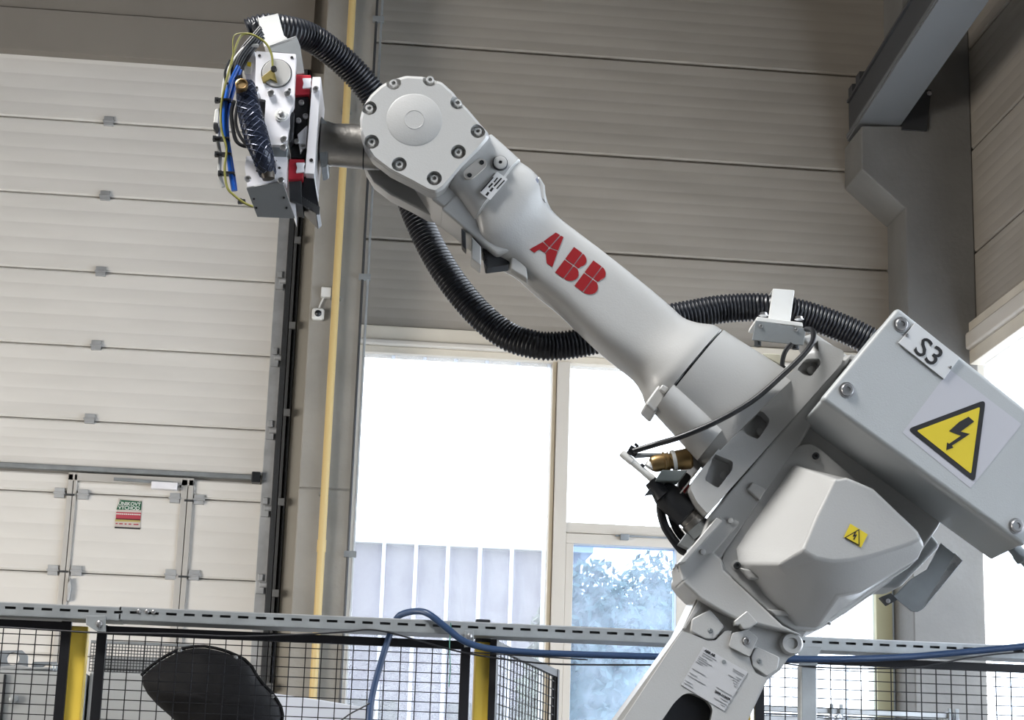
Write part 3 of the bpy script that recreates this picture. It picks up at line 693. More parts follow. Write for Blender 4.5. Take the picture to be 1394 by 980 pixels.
cz = crop(1060, 520, 3.5)
MB().prism(PP(cz((905, 165), (932, 188), (868, 236), (912, 247), (826, 303), (833, 312), (799, 325), (803, 287), (812, 294), (868, 256), (812, 234), (860, 190)), 3.7425), N*.0012).build('lightning_arrow', INK, eb, smooth=0)
gl = P(1386, 752, 3.86)
MB().lathe(gl, P(1394, 762, 3.86)-gl, [(-.02, .014), (0, .014), (.004, .016), (.018, .016), (.022, .010), (.035, .010)], 12).build('cable_gland', GALV, eb)
MB().tube(spline([P(1392, 758, 3.86), P(1405, 768, 3.86), P(1440, 800, 3.9)], 5), .008, 8).build('box_cable', BLACK, eb)
# --- motor cover with gasket flange
flg = [(1093, 604), (1082, 609), (1060, 640), (986, 751), (982.5, 763), (986, 776), (1020, 808), (1066, 849), (1085, 858), (1111, 858), (1160, 825), (1238, 772), (1250, 760), (1253, 742), (1244, 722), (1188, 672), (1119, 612), (1105, 603)]
mc_ = MB().prism(PP(flg, 3.955), N*.045).build('motor_cover', PAINT, rb, bevel=.004)
MB().prism(PP([(554+(a-554)*1.0, b_) for a, b_ in flg], 4.001), N*.006).build('gasket', BLACK, mc_)
Bq = [(1079, 632), (1109, 640), (1150, 650), (1185, 668), (1238, 722), (1248, 745), (1236, 768), (1160, 820), (1111, 856), (1084, 854), (1040, 812), (1018, 782), (1004, 768), (1000, 747), (1010, 731), (1040, 688)]
Tq = [(1136, 651), (1142, 652), (1152, 650), (1188, 665), (1249, 723), (1258, 742), (1250, 761), (1172, 806), (1140, 812), (1115, 806), (1080, 790), (1064, 776), (1058, 768), (1075, 756), (1091, 738), (1108, 702)]
def rg(Q, n): return PP(Q, n)
def mixq(A, B, t): return [(a[0]*(1-t)+b[0]*t, a[1]*(1-t)+b[1]*t) for a, b in zip(A, B)]
T2 = [(1136, 651), (1142, 652), (1152, 650), (1188, 665), (1249, 723), (1254, 734), (1240, 740), (1190, 756), (1160, 762), (1135, 764), (1112, 760), (1100, 754), (1094, 748), (1095, 742), (1100, 730), (1112, 702)]
MB().loft([rg(Bq, 3.958), [P(a, b_, 3.806+.046*max(0, min(1, (b_-700)/90))) for a, b_ in Tq], rg(T2, 3.800)]).build('cover_shell', PAINT, mc_, bevel=.017, seg=5)
for a, b_ in ((1110, 621), (1003, 770)):
    bolt(P(a, b_, 3.953), -N, .0075, mc_, 'cap', 'screw', DARK)
    MB().lathe(P(a, b_, 3.957), -N, [(0, .012), (.003, .012), (.004, .009), (.004, .0)], 20).build('washer', PAINT, mc_)
MB().prism(PP([(1007, 772), (1058, 783), (1060, 790), (1020, 788)], 3.935), N*.02).build('rib', PAINT, mc_, bevel=.004)
MB().prism(PP([(1045, 829), (1115, 834), (1118, 838), (1056, 838)], 3.945), N*.02).build('rib', PAINT, mc_, bevel=.003)
# small warning sticker
s0 = PP(c8((745, 425), (835, 480), (800, 548), (712, 495)), 3.7985)
MB().prism(s0, N*.001).build('warning_sticker', YEL, mc_, smooth=0)
t8 = c8((714, 497), (791, 452), (792, 540))
MB().prism(PP(t8, 3.7978), N*.0006).build('triangle_border', INK, mc_, smooth=0)
MB().prism(PP(insets(t8, 1.3), 3.7972), N*.0006).build('triangle_field', YEL, mc_, smooth=0)
MB().prism(PP(c8((776, 468), (768, 482), (780, 480), (766, 508), (760, 506), (768, 490), (757, 492), (768, 468)), 3.7966), N*.0006).build('lightning_arrow', INK, mc_, smooth=0)
# --- elbow casting (layer B) and axis-4 flange (layer A)
B_ = [(1146, 486), (1165, 478), (1230, 520), (1300, 640), (1290, 700), (1240, 772), (1130, 850), (1100, 862), (1062, 858), (1030, 850), (1001, 842), (983, 833), (953, 815), (929, 791), (926, 778), (963, 702)]
elb = MB().prism(PP(chaikin(B_, 1), 3.985), N*.17).build('elbow_casting', PAINT, rb, bevel=.008)
MB().prism(PP([(1146, 490), (1162, 480), (1090, 604), (982, 760), (1000, 790), (950, 815), (929, 792), (965, 703)], 3.955), N*.04).build('casting_rim', PAINT, elb, bevel=.006)
A_ = c4((890, 262), (905, 252), (1010, 300), (1000, 350), (440, 980), (395, 930), (365, 868), (400, 810), (490, 700), (545, 625), (600, 560), (790, 385))
cutA = MB()
for q in (c4((850, 332), (905, 330), (912, 352), (872, 404), (840, 398), (812, 376)), c4((622, 545), (670, 552), (697, 582), (692, 606), (648, 668), (572, 630), (580, 600)), c4((470, 728), (545, 760), (542, 795), (482, 872), (425, 835))):
    cutA.prism([p-N*.03 for p in PP(rounded(q, 3, 3), 3.925)], N*.07)
axf = MB().prism(PP(rounded(A_, 5, 3), 3.925), N*.20).build('axis_flange', PAINT, rb, bevel=0, cut=cutA)
for q in ((867, 385), (655, 640), (507, 820)):
    a, b_ = c4(q)[0]; MB().lathe(P(a, b_, 3.962), -N, [(0, .009), (.012, .009), (.014, .006)], 12).build('screw', PAINT, axf)
MB().prism(PP(c6((560, 425), (600, 450), (635, 440), (660, 458), (500, 640), (400, 735), (380, 740), (362, 655)), 3.945), N*.12).build('joint_plate', PAINT, elb, bevel=.004)
MB().prism(PP(c6((545, 432), (575, 452), (395, 650), (358, 655)), 3.93), N*.10).build('joint_plate', PAINT, elb, bevel=.003)
for q in ((478, 600), (610, 452)): a, b_ = c6(q)[0]; bolt(P(a, b_, 3.945), -N, .0065, elb, 'hex', 'screw', PAINT)
MB().prism(PP(c6((715, 262), (780, 300), (750, 355), (690, 300)), 3.945), N*.03).build('lug', PAINT, elb, bevel=.004)
for k in range(5):
    a, b_ = c6((352+8*k, 665-4*k+16*k))[0]; bolt(P(a, b_, 3.96), (-1, 0, .2), .0035, elb, 'hex', 'screw', BOLT)
# --- loft helper for arm tubes
def section(top, bot, hd, e, nc=4.0, k=48):
    a, b_ = P(*top, nc), P(*bot, nc); c = (a+b_)/2; u = (a-b_)/2; out = []
    for i in range(k):
        th = 2*PI*i/k; cs_, sn = math.cos(th), math.sin(th)
        out.append(c+u*math.copysign(abs(cs_)**(2/e), cs_)+N*(hd*math.copysign(abs(sn)**(2/e), sn)))
    return out
def arm(secs, kk=4):
    # interpolate the section parameters along the arm
    def cr(p0, p1, p2, p3, t): return 0.5*((2*p1)+(p2-p0)*t+(2*p0-5*p1+4*p2-p3)*t*t+(3*p1-p0-3*p2+p3)*t**3)
    fl_ = [(*s[0], *s[1], s[2], s[3]) for s in secs]; rings = []
    for i in range(len(fl_)-1):
        q = [fl_[max(i-1, 0)], fl_[i], fl_[i+1], fl_[min(i+2, len(fl_)-1)]]
        for j in range(kk):
            v = [cr(q[0][m], q[1][m], q[2][m], q[3][m], j/kk) for m in range(6)]
            rings.append(section((v[0], v[1]), (v[2], v[3]), v[4], max(2, v[5])))
    v = fl_[-1]; rings.append(section((v[0], v[1]), (v[2], v[3]), v[4], v[5])); return rings
def sh(top, bot, f=1.0):                                       # shrink a visible silhouette to the in-plane section
    c = ((top[0]+bot[0])/2, (top[1]+bot[1])/2)
    return (c[0]+(top[0]-c[0])*f, c[1]+(top[1]-c[1])*f), (c[0]+(bot[0]-c[0])*f, c[1]+(bot[1]-c[1])*f)
S = [((709, 227), (641, 319), .098, 3.2), ((726, 238), (648, 343), .098, 3.2), ((739, 254), (664, 356), .094, 3.2), ((748, 284), (682, 364), .082, 3.4), ((762, 302), (702, 375), .073, 4.0),
     ((790, 324), (728, 398), .070, 4.4), ((823, 349), (762, 426), .070, 4.4), ((880, 394), (812, 474), .072, 4.2), ((912, 420), (845, 502), .076, 3.4), ((930, 435), (862, 517), .084, 2.8), ((950, 441), (872, 534), .095, 2.4), ((972, 443), (878, 552), .105, 2.2), ((983, 449), (889, 561), .108, 2.1)]
S = [(*sh(a, b_, .95), h, e) for a, b_, h, e in S]
rings = arm(S, 5)
fo = MB().loft(rings).build('forearm', PAINT, rb, smooth=50)
G4 = [((986, 450), (892, 564), .109, 2.1), ((1000, 459), (903, 575), .109, 2.1), ((1040, 484), (925, 600), .109, 2.1), ((1085, 512), (955, 640), .112, 2.1)]
MB().loft(arm([(*sh(a, b_, .96), h, e) for a, b_, h, e in G4], 3)).build('gear_housing', PAINT, rb, smooth=50)
b = MB().loft([section(*sh((984.5, 449.5), (890.5, 562.5), .93), .104, 2.1), section(*sh((987, 451.5), (893, 564.5), .93), .104, 2.1)]); b.build('seam_ring', BLACK, rb, smooth=50)
# split barrel on the lower side of the housing
gh = bpy.data.objects['gear_housing']
MB().loft([section((918, 524), (890, 560), .06, 2, 3.955, 24), section((985, 583), (950, 626), .06, 2, 3.955, 24)]).build('side_barrel', PAINT, gh, smooth=50)
MB().prism(PP(c4((238, 434), (272, 455), (262, 490), (222, 560), (178, 520), (190, 500)), 3.925), N*.10).build('hinge_lug', PAINT, fo, bevel=.006)
MB().prism(PP(c4((250, 436), (280, 452), (262, 476), (236, 458)), 3.915), N*.03).build('lug', PAINT, fo, bevel=.004)
MB().prism(PP(c4((350, 690), (470, 700), (400, 800), (345, 740)), 4.0), N*.12).build('rear_lug', PAINT, gh, bevel=.005)
# --- red lettering on the forearm (flat print laid on the surface)
def bvh(o):
    off = origin(o.parent) if o.parent else Vector(); off = off+o.location
    me = o.data; return BVHTree.FromPolygons([v.co+off for v in me.vertices], [tuple(p.vertices) for p in me.polygons])
def decal(polys, o, name, m, parent, lift=.0008, n0=3.7, sub=3):
    t = bvh(o); bm = bmesh.new()
    for pts in polys:
        vs_ = [bm.verts.new(P(a, b_, n0)) for a, b_ in pts]; bm.faces.new(vs_)
    bmesh.ops.triangulate(bm, faces=bm.faces); bmesh.ops.subdivide_edges(bm, edges=bm.edges, cuts=sub, use_grid_fill=True)
    off = origin(parent)
    for v in bm.verts:
        r = (v.co-EYE).normalized(); h = t.ray_cast(EYE, r)
        q = (h[0]-N*lift) if h[0] is not None else v.co
        v.co = q-off
    bmesh.ops.recalc_face_normals(bm, faces=bm.faces)
    me = bpy.data.meshes.new(name); bm.to_mesh(me); bm.free(); me.materials.append(m)
    ob = bpy.data.objects.new(name, me); link(ob, parent)
    sd = ob.modifiers.new('s', 'SOLIDIFY'); sd.thickness = .0005; sd.offset = 0
    return ob
def clip(poly, a, b_, c):                                      # keep a*x+b*y<=c
    out = []
    for i, p in enumerate(poly):
        q = poly[(i+1) % len(poly)]; dp, dq = a*p[0]+b_*p[1]-c, a*q[0]+b_*q[1]-c
        if dp <= 0: out.append(p)
        if dp*dq < 0:
            t = dp/(dp-dq); out.append((p[0]+(q[0]-p[0])*t, p[1]+(q[1]-p[1])*t))
    return out
def letter(outlines, xg, yg, org, ex, ey):
    """outlines: local (a,b) polygons; gaps of the mark at a=xg and b=yg"""
    g = .018; res = []
    for poly in outlines:
        for sx in (-1, 1):
            for sy in (-1, 1):
                q = clip(clip(poly, -sx, 0, -sx*xg-g), 0, -sy, -sy*yg-g)
                if len(q) > 2: res.append([(org[0]+p[0]*ex[0]+p[1]*ey[0], org[1]+p[0]*ex[1]+p[1]*ey[1]) for p in q])
    return res
def arc(cx_, cy_, rx, ry, a0, a1, k=8): return [(cx_+rx*math.cos(math.radians(a0+(a1-a0)*i/k)), cy_+ry*math.sin(math.radians(a0+(a1-a0)*i/k))) for i in range(k+1)]
# crop coordinates of c3, converted to photograph pixels
def q3(x, y): return (680+x/3.5, 280+y/3.5)
ex = (.80*151/3.5, .585*151/3.5); ey = (90/3.5, -121/3.5)
Bo = [[(0, 0), (.34, 0)]+arc(.34, .27, .33, .27, -90, 58, 8)+arc(.34, .77, .27, .23, -40, 90, 8)+[(0, 1)]]
polys = letter(Bo, .34, .52, q3(265, 318), ex, ey)+letter(Bo, .34, .52, q3(357, 382), ex, ey)
def A3(*pts): return [q3(*p) for p in pts]
# the A: four quarters
polys += [A3((268, 128), (288, 140), (238, 197), (210, 170)), A3((293, 143), (305, 150), (279, 214), (243, 200)), A3((206, 173), (235, 200), (216, 225), (190, 208), (166, 225), (143, 208)), A3((240, 204), (277, 218), (252, 293), (225, 275), (230, 235), (220, 227))]
for k_, pg in enumerate(polys): pass
lo = decal(polys, fo, 'lettering', LOGO, fo, sub=2); lo['label'] = 'red block letters ABB split by fine lines'
# raised pad under the lettering
padp = [(745, 300), (850, 378), (893, 412), (905, 430), (897, 452), (880, 461), (862, 455), (800, 408), (720, 345), (700, 322), (715, 300)]
# --- wrist
W0 = c2((65, 270), (78, 215), (112, 162), (160, 118), (205, 95), (270, 76), (345, 80), (430, 105), (480, 150), (510, 190), (548, 228), (600, 290), (636, 330), (640, 352), (600, 400), (520, 480), (440, 575), (405, 598), (372, 590), (300, 550), (200, 500), (122, 440), (85, 380), (68, 320))
bolts = [(215, 108), (377, 93), (500, 195), (590, 322), (503, 415), (396, 532), (240, 470), (117, 370), (107, 220)]
cut = MB()
for q in bolts:
    a, b_ = c2(q)[0]; cut.lathe(P(a, b_, 3.862)-N*.03, N, [(0, .0172), (.046, .0155), (.048, .011)], 24)
Wc = rounded(W0, 2.5, 2)
wc = MB()
ins = [(564+(a-564)*.955, 172+(b_-172)*.955) for a, b_ in Wc]
wc.loft([PP(Wc, 3.90), PP(Wc, 3.872), PP(ins, 3.860)])
cov = wc.build('wrist_cover', PAINT, rb, cut=cut, smooth=28)
for q in bolts:
    a, b_ = c2(q)[0]; bolt(P(a, b_, 3.866)+N*.0165, -N, .0085, cov, 'tall', 'bolt', PAINT)
c0 = P(564, 163, 3.860)
MB().lathe(c0, -N, [(0, .060), (.0012, .057), (.0016, 0)], 48).build('raised_disc', PAINT, cov)
MB().lathe(c0, -N, [(.001, .0215), (.0022, .0215), (.0022, .0205), (.0018, .020), (.0018, 0)], 36).build('centre_cap', PAINT, cov)
fork = MB().prism(PP(W0, 3.900), N*.045).build('wrist_fork', PAINT, rb, bevel=.005)
cc = P(564, 163, 3.86); cc = cc+N*.14                          # axis-5 centre at mid depth
MB().lathe(cc-N*.075, N, [(0, .080), (.15, .080)], 40).build('wrist_hub', DARK, rb)
bk = [(a, b_) for a, b_ in W0]
pts_front = PP(W0, 3.900)
MB().prism([p+N*.155 for p in pts_front], N*.055).build('wrist_fork', PAINT, rb, bevel=.005)
# solid housing between fork and forearm seam
hs = [((671, 196), (606, 268), .105, 4.0), ((690, 212), (625, 292), .105, 3.8), ((708, 226), (640, 318), .102, 3.4)]
wh = MB().loft(arm([(*sh(a, b_, .97), h, e) for a, b_, h, e in hs], 3)).build('wrist_housing', PAINT, rb, smooth=50)
MB().prism([p+N*.05 for p in PP([(600, 200), (668, 194), (684, 210), (622, 286), (590, 262), (560, 215)], 3.885)], N*.15).build('web_block', PAINT, wh, bevel=.008)
MB().loft([section(*sh((707, 225.5), (639, 317.5), .95), .099, 3.3), section(*sh((710, 228), (642, 320), .95), .099, 3.3)]).build('seam_ring', WHITE, rb, smooth=50)
# underside terminal box with connector recess
ub = PP([(622, 262), (668, 300), (690, 330), (700, 341), (676, 346), (640, 318), (600, 284)], 3.93)
MB().prism(ub, N*.12).build('wrist_motor_case', PAINT, wh, bevel=.006)
MB().prism(PP([(657, 336), (690, 338), (694, 360), (662, 364)], 3.955), N*.05).build('connector_recess', DARK, wh, bevel=.003)
for k in range(3): MB().lathe(P(661, 343+k*7.5, 3.953), -N, [(0, .004), (.004, .004)], 10).build('connector_pin', BLACK, wh)
MB().prism(PP([(696, 345), (702, 349), (717, 364), (719, 381), (695, 366)], 3.94), N*.03).build('access_flap', PAINT, fo, bevel=.004)
MB().prism(PP([(642, 322), (655, 335), (655, 362), (642, 352)], 3.935), N*.06).build('access_flap', PAINT, wh, bevel=.003)
MB().prism(PP([(628, 310), (634, 316), (635, 341), (629, 334)], 3.93), N*.03).build('latch_slot', DARK, wh, bevel=.002)
# top lug with silver label
MB().prism(PP(c2((862, 515), (888, 560), (895, 640), (860, 620), (820, 575)), 3.925), N*.09).build('label_lug', PAINT, fo, bevel=.006)
MB().prism(PP(c2((855, 522), (860, 545), (835, 585), (822, 570)), 3.922), N*.004).build('silver_label', mat('label_blueish', (.30, .33, .42), .3, .4), fo, bevel=.0006)
# bits on the wrist housing: cap screw, two-hole plate, printed label
x = P(*c2((689, 464))[0], 3.893)
MB().lathe(x+N*.006, -N, [(0, .0165), (.008, .0165), (.009, .0145), (.009, 0)], 32).build('plug_ring', DARK, wh)
MB().lathe(x, -N, [(0, .0145), (.006, .0145), (.007, .012), (.007, .004), (.002, .004), (.002, 0)], 32).build('plug', PAINT, wh)
tp = MB().prism(PP(rounded(c2((595, 440), (625, 448), (632, 475), (565, 535), (530, 535), (524, 500)), 4, 3), 3.892), N*.012).build('two_hole_plate', mat('bare_cast', (.55, .52, .48), .5, .2), wh, bevel=.001)
for q in ((607, 461), (553, 518)): MB().lathe(P(*c2(q)[0], 3.8915), -N, [(0, .005), (.0012, .005), (.0012, 0)], 16).build('hole', INK, tp)
lb = c2((668, 500), (722, 535), (640, 630), (568, 575))
cL = crop(645, 225, 19.6)
lb = cL((620, 165), (905, 370), (430, 925), (160, 720))
MB().prism(PP(lb, 3.8905), N*.0012).build('printed_label', PLATEW, wh, smooth=0)
for seg_ in (((520, 320), (190, 690), 28), ((635, 330), (540, 450), 34), ((500, 480), (400, 590), 44), ((740, 340), (545, 560), 38), ((510, 600), (440, 690), 60), ((395, 720), (335, 800), 60), ((820, 400), (610, 625), 34)):
    (xa_, ya_), (xb_, yb_), wd_ = seg_; dx_, dy_ = xb_-xa_, yb_-ya_; L_ = math.hypot(dx_, dy_); nx, ny = -dy_/L_*wd_/2, dx_/L_*wd_/2
    MB().prism(PP(cL((xa_+nx, ya_+ny), (xb_+nx, yb_+ny), (xb_-nx, yb_-ny), (xa_-nx, ya_-ny)), 3.8899), N*.0005).build('print_line', INK, wh, smooth=0)
# --- tool flange
f0, f1 = P(507, 200.5, 4.0), P(443, 196.5, 4.0); ax = (f1-f0).normalized(); Lf = (f1-f0).length
tf = MB().lathe(f0, ax, [(-.02, .0505), (.016, .0505), (.016, .0485), (.0175, .0485), (.0175, .0495), (.030, .0495), (Lf-.018, .0475), (Lf, .052), (Lf+.008, .052)], 56).build('tool_flange', STEEL, rb)
MB().lathe(f0+ax*.0155, ax, [(0, .0507), (.003, .0507)], 48).build('seal_ring', BLACK, tf)
# --- lower arm
MB().prism(PP([(928, 792), (965, 745), (984, 762), (986, 776), (1020, 808), (1066, 851), (1092, 864), (1062, 858), (1030, 850), (1001, 842), (983, 833), (953, 815)], 3.945), N*.10).build('elbow_skirt', PAINT, elb, bevel=.006)
dl = Vector((-410, 586))
def ext_(p, k=1.0): return (p[0]+dl.x*k, p[1]+dl.y*k)
la_pts = [(955, 800), (1010, 800), (1110, 840), (1084, 880), (1062, 912), (1044, 926), (1018, 981), ext_((1018, 981), .9), ext_((842, 976), .85), (842, 976), (928, 857)]
cutL = MB(); hole = rounded([(931, 944), (942, 943), (962, 952), (971, 965), (966, 990), (850, 1150), (800, 1120), (905, 975), (918, 956)], 6, 3)
cutL.prism([p-N*.05 for p in PP(hole, 3.9600)], N*.12)
la = MB().prism(PP(la_pts, 3.9750), N*.17).build('lower_arm', PAINT, rb, bevel=.0, cut=cutL)
MB().prism(PP([(905, 934), (985, 934), (985, 1000), (850, 1185), (780, 1130), (880, 965)], 3.988), N*.02).build('recess_shade', BLACK, la)  # black sheet closing the cut; shade inside the opening put into its colour
fp = c7((430, 392), (480, 400), (600, 450), (655, 448), (722, 385), (765, 385), (742, 490), (885, 562), (900, 620), (925, 665), (1000, 705), (965, 755), (880, 960))
fp = fp+[(1010, 1000), ext_((1010, 1000), .85), ext_((860, 966), .85), (858, 966)]
fpl = MB().prism(PP(fp, 3.9600), N*.02).build('front_plate', PAINT, la, cut=cutL)
MB().prism(PP([(951, 816), (956, 822), (934, 856), (929, 856)], 3.9700), N*.02).build('rib', PAINT, la, bevel=.002)
for pts in (c7((500, 305), (620, 242), (718, 355), (650, 440), (592, 440), (492, 388)), c7((930, 490), (1085, 560), (1072, 640), (1003, 690), (905, 622), (895, 560))):
    MB().prism(PP(rounded(pts, 3, 3), 3.9580), N*.02).build('cover_plate', PAINT, la, bevel=.003)
for q in ((622, 385), (948, 587)): bolt(P(*c7(q)[0], 3.9580), -N, .0045, la, 'flat', 'screw', GALV)
MB().prism(PP(rounded(c7((770, 400), (870, 375), (940, 430), (885, 560), (745, 490)), 3, 3), 3.9520), N*.02).build('cover_plate', PAINT, la, bevel=.003)
bolt(P(*c7((862, 453))[0], 3.9520), -N, .0075, la, 'flat', 'screw')
MB().prism(PP(c7((780, 320), (868, 250), (940, 330), (885, 370), (840, 375), (820, 345), (790, 350)), 3.9400), N*.05).build('stop_bracket', PAINT, la, bevel=.003)
MB().lathe(P(*c7((1165, 470))[0], 3.9650), -N, [(-.08, .024), (0, .024), (.006, .020), (.006, .012), (.001, .011), (.001, 0)], 32).build('arm_lug', PAINT, la)
# rating label
lbp = c7((575, 490), (872, 660), (715, 920), (425, 745))
MB().prism(PP(lbp, 3.9585), N*.001).build('rating_label', mat('label_grey', (.56, .56, .57), .4, .1), la, smooth=0)
lu = pd(*lbp[0], *lbp[1], 3.9580); lv = -pd(*lbp[0], *lbp[3], 3.9580)
O = P(*lbp[0], 3.9578); LW = (P(*lbp[1], 3.9580)-P(*lbp[0], 3.9580)).length; LH = (P(*lbp[3], 3.9580)-P(*lbp[0], 3.9580)).length
def lt(s, x, y, sz, bold=0, al='LEFT'): text(s, O+lu*(x*LW)-lv*(y*LH), lu, lv, sz*LH, INK, la, 'lettering', al, .0003, bold)
lt('ABB AB', .06, .055, .080, .0002); lt('2600-113629', .97, .74, .072, .0002, 'RIGHT')
def bar_(x0, x1, y):                                           # print too fine to read
    MB().obox(O+lu*(LW*(x0+x1)/2)-lv*(y*LH), lu*(LW*(x1-x0)/2), N*.0002, lv*(LH*.008)).build('print_line', INKG, la, smooth=0)
INKG = mat('fine_print', (.30, .30, .31), .5)
for q in ((.06, .36, .125), (.06, .30, .175), (.03, .20, .24), (.03, .34, .285), (.03, .26, .33), (.03, .18, .375), (.03, .33, .55), (.03, .20, .66), (.03, .42, .73), (.03, .20, .86), (.04, .24, .92), (.72, .97, .10), (.74, .97, .14), (.85, .96, .22), (.70, .95, .27), (.82, .95, .32), (.86, .95, .37), (.90, .96, .42), (.62, .97, .645), (.80, .96, .81), (.68, .97, .88), (.86, .96, .93)): bar_(*q)
MB().lathe(O+lu*LW*.50-lv*LH*.07, -N, [(0, .0045), (.0004, .0045), (.0004, 0)], 16).build('round_mark', GALV, la)
# --- base (below the frame)
sh0 = P(*ext_((935, 950), .78), 4.02)
MB().lathe(Vector((basep.x, basep.y, .30)), Z, [(0, .26), (.10, .26), (.12, .22), (.40, .20), (.46, .17)], 32).build('turntable', PAINT, rb)
MB().box((basep.x-.27, basep.y-.27, .0), (basep.x+.27, basep.y+.27, .30)).build('base', PAINT, rb, bevel=.03)
bs = Vector((sh0.x, sh0.y, sh0.z))
MB().lathe(bs-N*.16, N, [(0, .16), (.34, .16)], 32).build('shoulder', PAINT, rb)
MB().box((min(basep.x, bs.x)-.12, basep.y-.12, .70), (max(basep.x, bs.x)+.12, basep.y+.14, bs.z+.02)).build('shoulder_block', PAINT, rb, bevel=.03)
# --- rear motor block and cable bracket under the electrical box
MB().prism(PP([(1170, 640), (1270, 728), (1282, 742), (1225, 800), (1180, 800)], 4.0), N*.12).build('motor_block', BOXP, rb, bevel=.01)
bkt = MB().prism(PP([(1281, 739), (1311, 763), (1258, 828), (1250, 833), (1241, 832), (1216, 812), (1240, 788), (1262, 775)], 3.965), N*.004).build('rear_bracket', GALV, rb, bevel=.001)
MB().prism(PP([(1300, 752), (1311, 763), (1258, 828), (1252, 831)], 3.965), N*.03).build('bracket_flange', PAINT, bkt, bevel=.002)
MB().prism(PP([(1200, 812), (1213, 807), (1222, 816), (1210, 823)], 3.96), N*.03).build('tab', DARK, bkt, bevel=.001)
bolt(P(1209, 818, 3.958), -N, .004, bkt, 'flat')
bolt(P(1129, 848, 3.99), -N, .004, bkt, 'hex')
# --- hose bracket behind the elbow
hb_ = MB().prism(PP(c4((640, 172), (850, 205), (838, 275), (625, 252)), 4.02), N*.006).build('hose_bracket', GALV, rb, bevel=.001)
MB().prism(PP(c4((645, 155), (835, 180), (838, 198), (640, 175)), 4.02), N*.10).build('bracket_foot', WHITE, hb_, bevel=.002)
MB().prism(PP(c4((712, 38), (802, 45), (784, 180), (692, 165)), 4.10), N*.006).build('hose_clamp', WHITE, hb_, bevel=.002)
MB().prism(PP(c4((712, 38), (802, 45), (801, 52), (711, 45)), 4.10), N*.11).build('hose_clamp', WHITE, hb_, bevel=.002)
for q in ((672, 152), (820, 168)): bolt(P(*c4(q)[0], 4.03), Z, .008, hb_, 'hex')
for q in ((661, 196), (808, 210), (862, 218)): bolt(P(*c4(q)[0], 4.018), -N, .004, hb_, 'flat')
for q in ((648, 256), (806, 270)): MB().lathe(P(*c4(q)[0], 4.04), -Z, [(-.01, .008), (.012, .008)], 10).build('stud', DARK, hb_)
MB().prism(PP(c4((668, 308), (740, 312), (765, 350), (745, 358), (668, 315)), 4.0), N*.03).build('block', mat('cream_block', (.62, .6, .48), .5), hb_, bevel=.002)
MB().tube(spline(PP(c4((790, 270), (770, 290), (756, 320), (750, 358), (758, 372)), 3.99), 6), .0055, 8).build('stub_cable', BLACK, hb_)
MB().prism(PP([(1090, 458), (1110, 452), (1180, 500), (1160, 520), (1120, 500)], 4.06), N*.08).build('top_casting', PAINT, rb, bevel=.008)

# =================================================================== HOSE AND CABLES
def corrugated(pts, R, pitch, amp, seg=22):
    path = resample(spline(pts, 14), pitch/4); prof = (0, amp*.9, amp, amp*.15)
    return MB().tube(path, lambda i: R-amp+prof[i % 4], seg)
hp = [P(338, 45, 4.02), P(362, 38, 4.02), P(395, 42, 4.04), P(428, 54, 4.08), P(472, 88, 4.13), P(508, 130, 4.17), P(533, 180, 4.21), P(548, 240, 4.23), P(575, 312, 4.22), P(609, 374, 4.21), P(650, 425, 4.20), P(690, 457, 4.19), P(727, 469, 4.18), P(757, 471, 4.18), P(795, 466, 4.18), P(840, 454, 4.18), P(890, 438, 4.18), P(945, 427, 4.18), P(990, 420, 4.18), P(1045, 419, 4.17), P(1097, 429, 4.17), P(1150, 448, 4.17), P(1195, 470, 4.17), P(1250, 500, 4.17), P(1330, 560, 4.17)]
ho = corrugated(hp, .0335, .0088, .0045).build('corrugated_hose', RUBBER, None, smooth=75)
tag(ho, 'black corrugated cable hose looping behind the robot arm', 'hose')
cp = PP(c4((742, 358), (775, 290)), 4.0)
ck = [P(1098, 448, 3.99), P(1106, 450, 3.95), P(1107, 462, 3.92), P(1098, 478, 3.90), P(1068, 508, 3.89), P(1025, 545, 3.885), P(975, 574, 3.885), P(925, 595, 3.90), P(895, 604, 3.93), P(862, 614, 3.95)]
tag(wire(ck, .0062, 'sensor_cable', BLACK, seg=10), 'glossy black cable hanging across the robot arm between bracket and fittings', 'cable')
# fittings cluster left of the elbow
fc = thing('pipe_fittings', 'cluster of brass pipe fitting, black connector and white tube left of the elbow', 'fittings', P(900, 640, 4.0))
def fl2(q0, q1, prof, name, m, n=3.99, seg=20):
    a, b_ = P(*cA(q0)[0], n), P(*cA(q1)[0], n); L_ = (b_-a).length
    return MB().lathe(a, b_-a, [(t*L_, r) for t, r in prof], seg).build(name, m, fc)
fl2((315, 240), (640, 195), [(0, .010), (.04, .016), (.12, .019), (.32, .019), (.33, .022), (.36, .022), (.37, .019), (.44, .019), (.45, .022), (.47, .017), (.56, .017), (.60, .021), (.95, .023), (1.0, .020)], 'brass_fitting', BRASS)
fl2((488, 215), (515, 210), [(0, .0225), (1, .0225)], 'white_band', WHITE)
fl2((310, 270), (330, 240), [(0, .012), (1, .012)], 'white_cap', WHITE)
fl2((90, 150), (340, 360), [(0, .007), (.05, .0085), (.35, .0085), (.36, .0075), (.7, .0075), (1.0, .0085)], 'white_tube', WHITE, 3.985, 12)
fl2((150, 120), (215, 160), [(0, .010), (1, .010)], 'clamp_block', BLACK, 3.98, 8)
fl2((195, 175), (405, 165), [(0, .006), (1, .004)], 'lever', GALV, 3.985, 8)
for q in ((210, 92), (258, 252)): fl2(q, (q[0]+12, q[1]+12), [(-1, .003), (1, .004)], 'tie', BLACK, 3.98, 8)
MB().prism(PP(cA((360, 370), (410, 285), (610, 290), (545, 372)), 3.96), N*.05).build('green_plate', mat('plate_greenish', (.13, .15, .15), .5), fc, bevel=.002)
